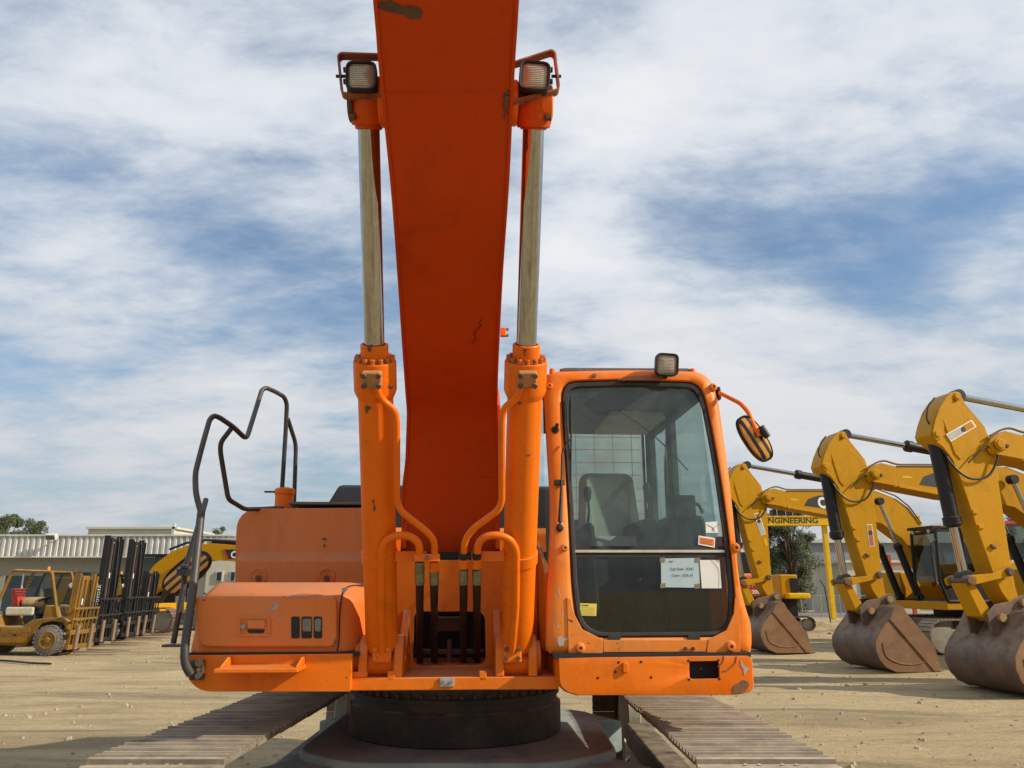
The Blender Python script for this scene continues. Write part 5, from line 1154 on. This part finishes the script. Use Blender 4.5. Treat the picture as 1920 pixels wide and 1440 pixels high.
def forklift(pos, yaw, body, mast, label, tall, tilt, guard_mat, group, cabin=False, rust=False):
    fk = thing('forklift', label, 'forklift', pos, R(yaw), group)
    W_ = 1.25; r = .37
    # chassis side outline (x forward, front axle at 0)
    ch = [(-2.35, .28), (-.62, .22), (-.5, .40), (-.42, .62), (-.28, .78), (.0, .84), (.28, .80), (.38, .62), (.45, .62), (.45, .84), (.2, .96), (-.55, .88), (-.75, .72), (-1.35, .72), (-1.42, 1.0), (-2.3, 1.05), (-2.5, .9), (-2.55, .45)]
    MB().prism([(x, .12, z) for x, z in ch], (0, W_ - .24, 0)).build('body', body, fk, .03, 3)
    MB().span((-1.3, .09, .30), (-.55, .118, .68)).build('step', body, fk, .01)
    wheel(0, 0, r, .26, fk, body); wheel(0, W_ - .26, r, .26, fk, body); wheel(-1.75, .08, .28, .2, fk, body); wheel(-1.75, W_ - .28, .28, .2, fk, body)
    MB().span((-1.45, .3, 1.0), (-.75, W_ - .3, 1.09)).build('seat_deck', BLK, fk, .02)
    st_ = MB().span((-1.3, .38, 1.09), (-.8, W_ - .38, 1.22)).build('seat', BLK, fk, .04)
    MB().prism([(-1.32, .4, 1.2), (-1.18, .4, 1.2), (-1.28, .4, 1.68), (-1.42, .4, 1.66)], (0, W_ - .8, 0)).build('seat_back', RED if rust else BLK, fk, .04)
    g = MB().tube([(-.35, W_ / 2, 1.0), (-.55, W_ / 2, 1.38)], .03, 0, 8); g.lathe((-.55, W_ / 2, 1.38), (-.35, 0, 1), [(0, .17), (.01, .19), (.03, .19), (.035, .17)], 20); g.build('steering_wheel', BLK, fk)
    g = MB().prism([(.18, .14, .9), (.02, .14, 1.2), (-.25, .14, 1.25), (-.3, .14, .88)], (0, W_ - .28, 0)); g.build('dashboard', body, fk, .02)
    g = MB()
    for yy in (.12, W_ - .18):
        g.tube([(.10, yy + .03, .95), (-.22, yy + .03, 2.10), (-1.28, yy + .03, 2.14), (-1.62, yy + .03, 1.0)], .042, .08, 6)
    for k in range(9): x = -.25 - k * .125; g.span((x, .12, 2.10), (x + .03, W_ - .12, 2.14))
    g.build('overhead_guard', guard_mat, fk)
    MB().lathe((-.6, W_ / 2, 2.15), (0, 0, 1), [(0, .05), (.02, .05), (.03, .04), (.10, .035), (.11, 0)], 12).build('beacon', ORP, fk)
    Mt = Matrix.Rotation(R(tilt), 3, 'Y'); base = Vector((.34, 0, .12))
    def mp(x, y, z): return base + Mt @ Vector((x, 0, z)) + Vector((0, y, 0))
    m = MB()
    for yy in (.22, W_ - .30):
        m.box(mp(0, yy + .04, tall / 2), (.17, .08, tall), Mt); m.box(mp(.06, yy + .09, tall / 2 - .02), (.15, .06, tall - .1), Mt); m.box(mp(-.055, yy + .07, tall / 2), (.02, .16, tall), Mt); m.box(mp(.0, yy + (.15 if yy < .5 else -.06), tall / 2 - .08), (.12, .04, tall - .2), Mt)
    for zz_ in (.1, tall * .45, tall - .12): m.box(mp(-.03, W_ / 2, zz_), (.06, W_ - .5, .10), Mt)
    mst = m.build('mast', mast, fk, .004)
    for yy in (.44, .54, W_ - .50): MB().cyl(mp(.0, yy, .1), mp(.0, yy, tall * .93), .038, n=10).build('lift_cylinder', YEO if rust else BLKM, mst)
    MB().cyl(mp(.03, W_ / 2 - .05, .3), mp(.03, W_ / 2 - .05, tall - .2), .02, n=6).build('lift_chain', RUST, mst)
    for yy in (.34, W_ - .38): MB().tube([mp(.10, yy, .5), mp(.13, yy, tall * .5), mp(.06, yy, tall - .1), mp(-.02, yy + .03, tall + .03), mp(-.06, yy, tall - .25)], .016, .1, 6).build('mast_hose', HOSE, mst)
    MB().box(mp(.0, W_ / 2, tall * .62), (.05, .10, .16), Mt).build('data_plate', WHT, mst)
    cr_ = MB(); hh = .95 if rust else 1.15
    for zz_ in (.08, .45): cr_.box(mp(.2, W_ / 2, zz_), (.05, W_ + .02, .11), Mt)
    for k in range(7): cr_.box(mp(.20, .04 + k * (W_ - .08) / 6, hh / 2 + .1), (.035, .035, hh), Mt)
    cr_.box(mp(.20, W_ / 2, hh + .1), (.045, W_ + .02, .05), Mt); cr_.box(mp(.20, W_ / 2, .78), (.045, W_ + .02, .05), Mt)
    cr_.build('load_backrest', mast if not rust else YEO, mst, .004)
    for yy in (.22, W_ - .34):
        f = MB(); f.box(mp(.26, yy + .06, .33), (.05, .12, .62), Mt); p = mp(.26, yy + .06, .0)
        f.loft([[(p.x - .02, yy, .05), (p.x - .02, yy + .12, .05), (p.x - .02, yy + .12, .10), (p.x - .02, yy, .10)], [(p.x + 1.15, yy + .02, .05), (p.x + 1.15, yy + .10, .05), (p.x + 1.15, yy + .10, .062), (p.x + 1.15, yy + .02, .062)]])
        f.build('fork', rusty('fork_steel', (.20, .13, .09), (.26, .16, .10), .5, .7, 4), mst, .004)
    for yy in (.16, W_ - .2): MB().lathe(Vector((.34, yy, 1.75)), (1, 0, 0), [(-.06, .04), (-.02, .07), (0, .075), (.01, .06), (.012, 0)], 14).build('headlamp', LENS, fk)
    if cabin:
        MB().add([(.10, .13, .95), (-.22, .13, 2.08), (-1.28, .13, 2.12), (-1.6, .13, 1.0)], [[0, 1, 2, 3]]).build('cabin_glass', GLB, fk, smooth=False)
        MB().add([(.11, .14, .95), (-.2, .14, 2.08), (-.2, W_ - .14, 2.08), (.11, W_ - .14, .95)], [[0, 1, 2, 3]]).build('cabin_glass', GLB, fk, smooth=False)
    return fk, mst, mp
p0 = ground(84, 1229); 
f1, m1, mp1 = forklift((p0.x, p0.y, 0), 0, YEO, YEO, 'old yellow forklift with a dusty tyre and battered cage, leftmost of the forklifts', 1.95, 3, YEO, 'forklifts parked side by side on the left', rust=True)
text('side_letters', 'KOMATSU', (-1.32, .085, .46), (1, 0, 0), (0, 0, 1), .13, plain('faded_letters', (.20, .09, .03), .7), f1, .02, 1.15, .003)
MB().lathe((-1.15, .62, 1.30), (1, .1, 0), [(0, .02), (.02, .13), (.10, .15), (.5, .15), (.58, .13), (.6, .02)], 20).build('gas_bottle', plain('tan_gas_bottle', (.40, .26, .13), .6), f1)
MB().span((-1.35, .2, .98), (-.6, .30, 1.2)).build('engine_cover', plain('dusty_white_cover', (.50, .45, .33), .7), f1, .05, 3)
p0 = ground(140, 1214)
f2, m2, mp2 = forklift((p0.x, p0.y, 0), 0, BLKM, BLKM, 'black forklift with the tallest upright mast, second from the left beside the yellow one', 3.12, 1.5, BLKM, 'forklifts parked side by side on the left', cabin=True)
Mt = Matrix.Rotation(R(1.5), 3, 'Y')
text('mast_letters', 'TOYOTA', mp2(.045, .215, 1.05), Mt @ Vector((0, 0, 1)), Mt @ Vector((-1, 0, 0)), .085, INKW, m2, .02, 1.2, .004)
p0 = ground(194, 1203)
f3, m3, mp3 = forklift((p0.x, p0.y, 0), 0, BLKM, BLKM, 'black forklift with a slightly shorter mast, in the gap before the excavator boom', 3.15, 1, BLKM, 'forklifts parked side by side on the left', cabin=True)
p0 = ground(228, 1196)
f4, m4, mp4 = forklift((p0.x, p0.y, 0), 0, BLKM, BLKM, 'low black forklift half hidden at the far end of the forklift line', 2.15, 4, BLKM, 'forklifts parked side by side on the left')
p0 = ground(20, 1242); p1 = ground(60, 1246); p2 = ground(95, 1247)
tag(MB().tube([(ground(-60, 1236).x, ground(-60, 1236).y, .03), (p0.x, p0.y, .03), (p1.x, p1.y, .03), (p2.x, p2.y, .03)], .025, .3, 6).build('hose', HOSE), 'thin dark hose lying on the sand in front of the yellow forklift', 'hose')

# ================================================================== BUILDINGS LEFT
def px_at(u, v, Y): return WORLD.P(u, v, Y)
bl_ = thing('workshop_building', 'long low beige workshop with a ribbed white metal fascia behind the forklifts', 'building', (0, 40, 0))
YB = 40.0
zt_, zf_ = px_at(100, 1005, YB).z, px_at(100, 1043, YB).z
xL, xR = px_at(-260, 1050, YB).x, px_at(393, 1050, YB).x
def wb(o, a, b, name, mat, bev=0): return MB().span(Vector(a) - Vector((0, 40, 0)), Vector(b) - Vector((0, 40, 0))).build(name, mat, o, bev)
wb(bl_, (xL, YB + .6, 0), (xR, YB + 14, zt_ - .1), 'wall', BEIGE)
wb(bl_, (xL, YB + .5, zf_ - .95), (xR, YB + .6, zf_ - .05), 'fascia_shade_band', plain('shaded_band', (.27, .27, .23), .8))  # shade below the fascia put in as a darker strip
g = MB(); n = 66; wx = (xR + 2.2 - xL) / n; top = []; 
prf = []
for k in range(n):
    x = xL + k * wx; prf += [(x, 0), (x + wx * .35, 0), (x + wx * .5, -.09), (x + wx * .85, -.09)]
prf.append((xL + n * wx, 0))
vs = [(x, y, z - 0) for z in (zf_, zt_) for x, y in prf]; m_ = len(prf)
g.add(vs, [[i, i + 1, m_ + i + 1, m_ + i] for i in range(m_ - 1)])
fas = g.build('fascia', METW, bl_, smooth=False)
MB().span((xL, -.14, zt_ - .02), (xL + n * wx, .9, zt_ + .07)).build('fascia_cap', METW, bl_, .01); MB().span((xL, -.12, zf_ - .07), (xL + n * wx, .55, zf_)).build('fascia_sill', METW, bl_, .01)
for (u0, u1, v0, v1) in ((10, 74, 1076, 1150), (130, 160, 1078, 1140)):
    a, b = px_at(u0, v0, YB + .6), px_at(u1, v1, YB + .6)
    w = MB().span((a.x, .52, b.z), (b.x, .598, a.z)).build('window', METW, bl_, .01)
    MB().span((a.x + .1, .50, b.z + .1), (b.x - .1, .519, a.z - .1)).build('pane', WIN, w)
    MB().span(((a.x + b.x) / 2 - .04, .46, b.z), ((a.x + b.x) / 2 + .04, .499, a.z)).build('mullion', METW, w)
fl_ = thing('floodlight', 'boxy grey floodlight leaning out over the ribbed fascia', 'floodlight', px_at(97, 1008, YB - .5))
MB().box((0, 0, .05), (.5, .3, .28), Matrix.Rotation(R(25), 3, 'X')).build('housing', METW, fl_, .02); MB().box((-.0, -.16, .0), (.42, .02, .22), Matrix.Rotation(R(25), 3, 'X')).build('lens', GREY, fl_); MB().cyl((0, .05, .0), (0, .45, -.1), .03, n=8).build('bracket', METW, fl_)
# office to the right, nearer
ob = thing('office_building', 'cream office with narrow windows behind the orange tank housing', 'building', (0, 40, 0))
a = px_at(393, 1012, 36.5); b = px_at(700, 1012, 36.5)
wb(ob, (a.x, 36.5, 0), (b.x, 46, a.z - .1), 'wall', CREAM); wb(ob, (a.x - .2, 36.3, a.z - .1), (b.x, 46.2, a.z + .05), 'roof_edge', METW)
for u0, u1 in ((406, 418), (432, 443), (520, 532), (600, 612)):
    p, q = px_at(u0, 1071, 36.48), px_at(u1, 1090, 36.48); w = wb(ob, (p.x, 36.42, q.z), (q.x, 36.498, p.z), 'window', METW); 
    MB().span((p.x + .07, 36.40 - 40, q.z + .04), (q.x - .07, 36.419 - 40, p.z - .04)).build('pane', WIN, w)
uh = thing('upper_building', 'pale upper storey showing above the workshop roof', 'building', (0, 40, 0))
a, b = px_at(166, 992, 58), px_at(326, 1012, 58); wb(uh, (a.x, 58, 0), (b.x, 66, a.z), 'wall', CREAM); wb(uh, (b.x - .15, 57.8, 3), (b.x + .05, 57.99, a.z + .4), 'pipe', METW); wb(uh, (a.x - .1, 57.8, a.z), (b.x + .2, 66, a.z + .15), 'roof_edge', CREAM)

# ================================================================== BACKGROUND RIGHT
gb = thing('warehouse', 'grey clad warehouse with white window strips behind the gantry', 'building', (0, 60, 0))
a = px_at(1511, 1018, 60); b = px_at(1760, 1000, 60); zz0 = a.z
def wg(o, a, b, name, mat, base=60): return MB().span(Vector(a) - Vector((0, base, 0)), Vector(b) - Vector((0, base, 0))).build(name, mat, o)
wg(gb, (a.x, 60, 0), (b.x + 30, 80, zz0), 'wall', GBLD)
a2 = px_at(1585, 985, 60)
MB().prism([(a.x - .3, -.3, zz0), (b.x + 30, -.3, zz0), (b.x + 30, -.3, zz0 + .4), (a2.x + 8, -.3, a2.z + .3), (a.x + 2, -.3, zz0 + .5)], (0, 20.6, 0)).build('roof', METW, gb)
for u0, u1, v0, v1 in ((1516, 1532, 1061, 1073), (1537, 1575, 1061, 1076), (1600, 1640, 1060, 1072)):
    p, q = px_at(u0, v0, 59.95), px_at(u1, v1, 59.95); w = wg(gb, (p.x, 59.9, q.z), (q.x, 59.99, p.z), 'window', METW)
for k in range(10):
    x = a.x + 2.6 * k; MB().span((x, -.06, 0), (x + .15, -.001, zz0)).build('cladding_rib', GBLD, gb)
wbx = thing('white_container_office', 'white cabin block in the distance between the parked yellow machines', 'building', (0, 50, 0))
p, q = px_at(1585, 1055, 50), px_at(1720, 1110, 50); wg(wbx, (p.x, 50, 0), (q.x, 56, p.z), 'wall', CREAM, 50); wg(wbx, (p.x - .2, 49.8, p.z), (q.x + .2, 56, p.z + .15), 'roof', METW, 50)
wg(wbx, (p.x + .8, 49.93, 1.0), (p.x + 2.0, 49.99, 2.2), 'window', WIN, 50)
# gantry crane
ga = thing('gantry_crane', 'yellow gantry crane with black lettering on its beam', 'crane', (0, 44, 0))
p, q = px_at(1380, 968, 44), px_at(1700, 984, 44)
zt_, zb_ = px_at(1500, 969, 44).z, px_at(1500, 985, 44).z
bmg = MB().span((px_at(1400, 970, 44).x, -.3, zb_), (px_at(1720, 970, 44).x, .3, zt_)).build('beam', YEB, ga, .03)
g = MB().span((px_at(1400, 970, 44).x, -.34, zb_ - .02), (px_at(1720, 970, 44).x, .34, zb_ + .05)); g.span((px_at(1400, 970, 44).x, -.34, zt_ - .04), (px_at(1720, 970, 44).x, .34, zt_ + .03)); g.build('beam_flange', YEB, bmg)
tx0 = px_at(1535, 981, 44 - .31); text('beam_letters', 'ENGINEERING', (tx0.x, -.302, tx0.z), (1, 0, 0), (0, 0, 1), .30, INK, bmg, .02, 1.12, .006, 'RIGHT')
for u in (1545,):
    p = px_at(u, 985, 44); MB().span((p.x - .12, -.15, 0), (p.x + .12, .15, zb_ - .021)).build('leg', YEB, ga, .02)
    MB().cyl((p.x, 0, zb_ - .6), (p.x + 1.0, .4, zb_ - .5), .03, n=6).build('brace', YEB, ga)
p = px_at(1405, 985, 44); MB().span((p.x - .12, -.15, 0), (p.x + .12, .15, zb_ - .021)).build('leg', YEB, ga, .02)
g = MB(); p = px_at(1466, 966, 44); g.span((p.x - .6, -.3, zt_ + .031), (p.x + .5, .3, zt_ + .4)); g.cyl((p.x, 0, zt_ + .4), (p.x + .3, 0, zt_ + .7), .12, n=8); g.build('hoist', BLKM, ga, .03)
g = MB()
for u in (1452, 1468, 1481): p = px_at(u, 960, 44); g.cyl((p.x, -.4, zt_), (p.x, -.4, zt_ + 1.0), .02, n=5)
for dz_ in (.5, 1.0): g.cyl((px_at(1448, 960, 44).x, -.4, zt_ + dz_), (px_at(1481, 960, 44).x, -.4, zt_ + dz_), .02, n=5)
g.build('railing', STE, ga)
# fence
fe = thing('wire_fence', 'low wire fence with thin posts in front of the grey warehouse', 'fence', (0, 46, 0))
g = MB()
for k in range(12): x = px_at(1500, 1100, 46).x + k * 1.1; g.cyl((x, 0, 0), (x, 0, 1.25), .025, n=5)
g.build('post', STE, fe); x_ = px_at(1496, 1100, 46).x
g = MB(); 
for z in (.15, 1.22): g.cyl((x_, 0, z), (x_ + 14, 0, z), .02, n=5)
g.build('rail', STE, fe)
tag(MB().span((px_at(1380, 1120, 47).x, 47, 0), (px_at(1380, 1120, 47).x + 26, 47.4, .22)).build('kerb', plain('kerb_paint', (.28, .31, .34), .8)), 'low grey kerb running along the foot of the wire fence', 'kerb', kind='structure')
lp_ = thing('leaning_pole', 'thin dark pole with a bent top leaning in front of the warehouse', 'pole', (px_at(1554, 1128, 36).x, 36, 0))
MB().tube([(0, 0, 0), (-.08, 0, 1.1), (-.12, 0, 1.7), (-.3, 0, 2.0)], .025, .1, 6).build('pole', BLKM, lp_)
# orange excavator far behind bucket
oz = thing('orange_excavator', 'small orange excavator far behind the leftmost yellow arm with white numerals on its counterweight', 'excavator', (0, 30, 0))
p, q = px_at(1396, 1075, 30), px_at(1447, 1118, 30)
ORD = paint('distant_orange', (.70, .15, .03), (.6, .18, .06), amount=.4)
MB().span((p.x - .3, .0, q.z), (q.x, 2.6, p.z)).build('counterweight', ORD, oz, .12, 3)
text('side_letters', 'ZAXIS', (px_at(1405, 1104, 29.98).x, -.024, px_at(1424, 1104, 29.98).z), (1, 0, 0), (0, 0, 1), .12, INK, oz, .02, 1.1)
text('side_letters', '200', (px_at(1410, 1113, 29.98).x, -.024, px_at(1429, 1113, 29.98).z), (1, 0, 0), (0, 0, 1), .13, INKW, oz, .02, 1.1)
simple_track(p.x - .2, q.x + .3, .0, .6, .38, oz, RUST, 30); simple_track(p.x - .2, q.x + .3, 2.0, 2.6, .38, oz, RUST, 30)
MB().span((p.x - .2, .3, .5), (q.x - .1, 2.3, q.z)).build('underframe', BLKM, oz)
p2 = px_at(1400, 1034, 30); MB().span((p.x - .4, .6, p.z), (p.x + .5, 1.8, p2.z)).build('cab', BLKM, oz, .05)
# yellow machine rear
ym_ = thing('yellow_wheel_loader', 'small yellow machine seen end on between the arm and the grey warehouse', 'loader', (0, 32, 0))
p, q = px_at(1466, 1077, 32), px_at(1504, 1122, 32)
MB().span((p.x, .3, q.z), (q.x, 2.5, p.z)).build('engine_house', YE, ym_, .06); a, b = px_at(1485, 1084, 32), px_at(1503, 1111, 32)
MB().span((a.x, .25, b.z), (b.x, .299, a.z)).build('grille', BLKM, ym_); a, b = px_at(1476, 1112, 32), px_at(1519, 1123, 32)
MB().span((a.x, -.1, b.z), (b.x, 2.4, a.z)).build('counterweight', YEB, ym_, .06)
simple_track(p.x, q.x + .3, .3, .8, .25, ym_, RUST, 24); simple_track(p.x, q.x + .3, 1.9, 2.4, .25, ym_, RUST, 24)
MB().span((p.x + .1, .6, .3), (q.x, 2.2, q.z)).build('chassis', BLKM, ym_)
# white cab machine at the right edge with grille letters
wt = thing('loader', 'cream fronted loader with a black grille and plate at the right edge', 'loader', (0, 24, 0))
p, q = px_at(1896, 1050, 24), px_at(1960, 1118, 24)
MB().span((p.x, 0, q.z), (q.x + 1.0, 3, p.z)).build('nose', CREAM, wt, .05)
a = px_at(1899, 1077, 23.98); text('grille_letters', 'CAT', (a.x, -.004, a.z), (1, 0, 0), (0, 0, 1), .26, INK, wt, .03, 1.0)
MB().prism([(a.x + .08, -.012, a.z - .02), (a.x + .24, -.012, a.z + .13), (a.x + .40, -.012, a.z - .02)], (0, .002, 0)).build('logo_triangle', YEB, wt)
a = px_at(1900, 1083, 23.98); b = px_at(1960, 1098, 23.98); MB().span((a.x, -.02, b.z), (b.x, -.001, a.z)).build('grille', BLKM, wt)
a = px_at(1900, 1101, 23.98); b = px_at(1918, 1109, 23.98); pt = MB().span((a.x, -.02, b.z), (b.x + .1, -.001, a.z)).build('plate', WHT, wt); text('plate_text', '3171', (a.x + .02, -.021, b.z + .03), (1, 0, 0), (0, 0, 1), .08, INK, pt, .0, 1)
a = px_at(1890, 1120, 23.98); MB().span((a.x, -.3, a.z - .1), (a.x + 2, .2, a.z + .08)).build('bumper', YEB, wt, .03)
wheel(p.x + .5, .2, .5, .4, wt, YE); wheel(p.x + .5, 2.3, .5, .4, wt, YE)
a, b = px_at(1892, 980, 24), px_at(1975, 1048, 24); lcx = MB(); 
for x in (a.x, b.x):
    for yy in (.6, 2.2): lcx.span((x, yy, p.z), (x + .08, yy + .08, a.z))
lcx.span((a.x - .05, .55, a.z), (b.x + .1, 2.3, a.z + .1)); lc_ = lcx.build('cab', RED, wt, .01); MB().add([(a.x, .62, p.z), (b.x, .62, p.z), (b.x, .62, a.z), (a.x, .62, a.z)], [[0, 1, 2, 3]]).build('windscreen', GLB, lc_, smooth=False)
# red lattice frame
rl = thing('red_steel_frame', 'red steel posts standing before the white cabin block', 'frame', (0, 40, 0))
for u in (1664, 1700): p = px_at(u, 1040, 40); MB().span((p.x, 0, 0), (p.x + .16, .16, p.z)).build('post', RED, rl, .01)
p = px_at(1664, 1060, 40); MB().span((p.x + .17, .02, p.z), (px_at(1700, 1060, 40).x - .01, .12, p.z + .1)).build('crossbar', RED, rl)
# earth heap behind buckets
g = MB(); r4 = random.Random(11); a = px_at(1470, 1140, 30).x
def heap(x, y): return max(-.05, .34 * math.exp(-((y - 34) / 1.6) ** 2) * (.7 + .5 * math.sin(x * 2.1) * math.sin(x * .77 + y)) * min(1, max(0, (x - 12.2) / 1.0)) )
xs_ = [12 + i * .14 for i in range(120)]; ys_ = [30 + j * .22 for j in range(36)]
vs = [(x, y, heap(x, y) + r4.uniform(-.03, .04) - .0) for y in ys_ for x in xs_]
g.add(vs, [[j * 120 + i, j * 120 + i + 1, (j + 1) * 120 + i + 1, (j + 1) * 120 + i] for j in range(35) for i in range(119)])
tag(g.build('earth_bank', GRD, ang=180), 'rough bank of broken earth behind the right hand buckets', 'earth bank', kind='structure')

# ================================================================== TREES
def leafmat(name, a, b):
    m, t, bs = newmat(name); c_ = tmix(t, tramp(t, tnoise(t, 2.2, 3, .6), .35, .65), a, b); c_ = tmix(t, tramp(t, tnoise(t, 14, 2, .5), .35, .65, 0, .6), c_, tuple(x * 1.5 for x in b))
    t.links.new(c_, bs.inputs['Base Color']); bs.inputs['Roughness'].default_value = .65; return m
LEAF = leafmat('leaves', (.026, .038, .012), (.065, .078, .024))
def tree(pos, h, w, n, label, seed, clumps=16, low=.25):
    leaf = 1.0 if clumps < 40 else .8
    rt = thing('tree', label, 'tree', pos); r = random.Random(seed)
    cl = []
    tk = MB().tube([(0, 0, -.1), (.05 * h * .2, 0, h * .3), (-.02 * h, 0, h * .6), (0, 0, h * .85)], [h * .022, h * .019, h * .014, h * .008, h * .004], .3, 8)
    for k in range(clumps):
        a = r.uniform(0, 6.28); zz_ = h * (low + (1 - low) * r.random() ** .8); rr_ = w / 2 * r.uniform(.3, 1) * math.sqrt(max(.12, 1 - ((zz_ / h - .55) / .6) ** 2))
        p = Vector((rr_ * math.cos(a), rr_ * math.sin(a), zz_)); cl.append((p, w * r.uniform(.12, .22)))
        tk.tube([(0, 0, zz_ * .55), p * .5 + Vector((0, 0, zz_ * .3)), p], [h * .008, h * .005, h * .003], .1, 5)
    tk.build('trunk', BARK, rt)
    g = MB(); s0 = (w * .018 + .03) * leaf
    for i in range(n):
        p, s_ = cl[r.randrange(len(cl))]; d = Vector((r.gauss(0, 1), r.gauss(0, 1), r.gauss(0, .8))); d.normalize(); d *= s_ * r.random() ** .4
        q = p + d; e = Vector((r.gauss(0, 1), r.gauss(0, 1), r.gauss(0, 1))).normalized(); f = e.orthogonal().normalized() * s0 * .5 * r.uniform(.6, 1.3); e = e * s0 * r.uniform(.7, 1.5)
        g.add([q - e, q + f, q + e, q - f], [[0, 1, 2, 3]])
    g.build('crown', LEAF, rt, smooth=False); return rt
def tree_at(u, vt, Y, w_px, label, seed, n, h=None, low=.25, clumps=16):
    p = px_at(u, vt, Y); k = (px_at(u + 1, vt, Y) - p).x
    tree((p.x, Y, 0), p.z if h is None else h, w_px * k, n, label, seed, clumps, low)
tree_at(8, 966, 62, 75, 'dark tree rising over the workshop roof at the left edge', 1, 9000, low=.4)
tree_at(72, 980, 64, 62, 'flat topped tree behind the workshop roof beside the floodlight', 2, 3600, low=.5)
tree_at(414, 991, 66, 34, 'small tree top peeping over the office roof beside the tank housing', 3, 1800, low=.5)
tree_at(262, 985, 90, 14, 'tiny tree tip above the pale upper storey', 4, 600, low=.6, clumps=6)
tree_at(1474, 955, 50, 84, 'dark green tree under the lettered gantry beam', 5, 30000, low=.06, clumps=70)
tree_at(1420, 940, 52, 60, 'dark tree behind the farthest yellow arm', 6, 12000, low=.08, clumps=45)
tree_at(1905, 965, 60, 70, 'bushy tree behind the loader at the right edge', 8, 3500, low=.2)
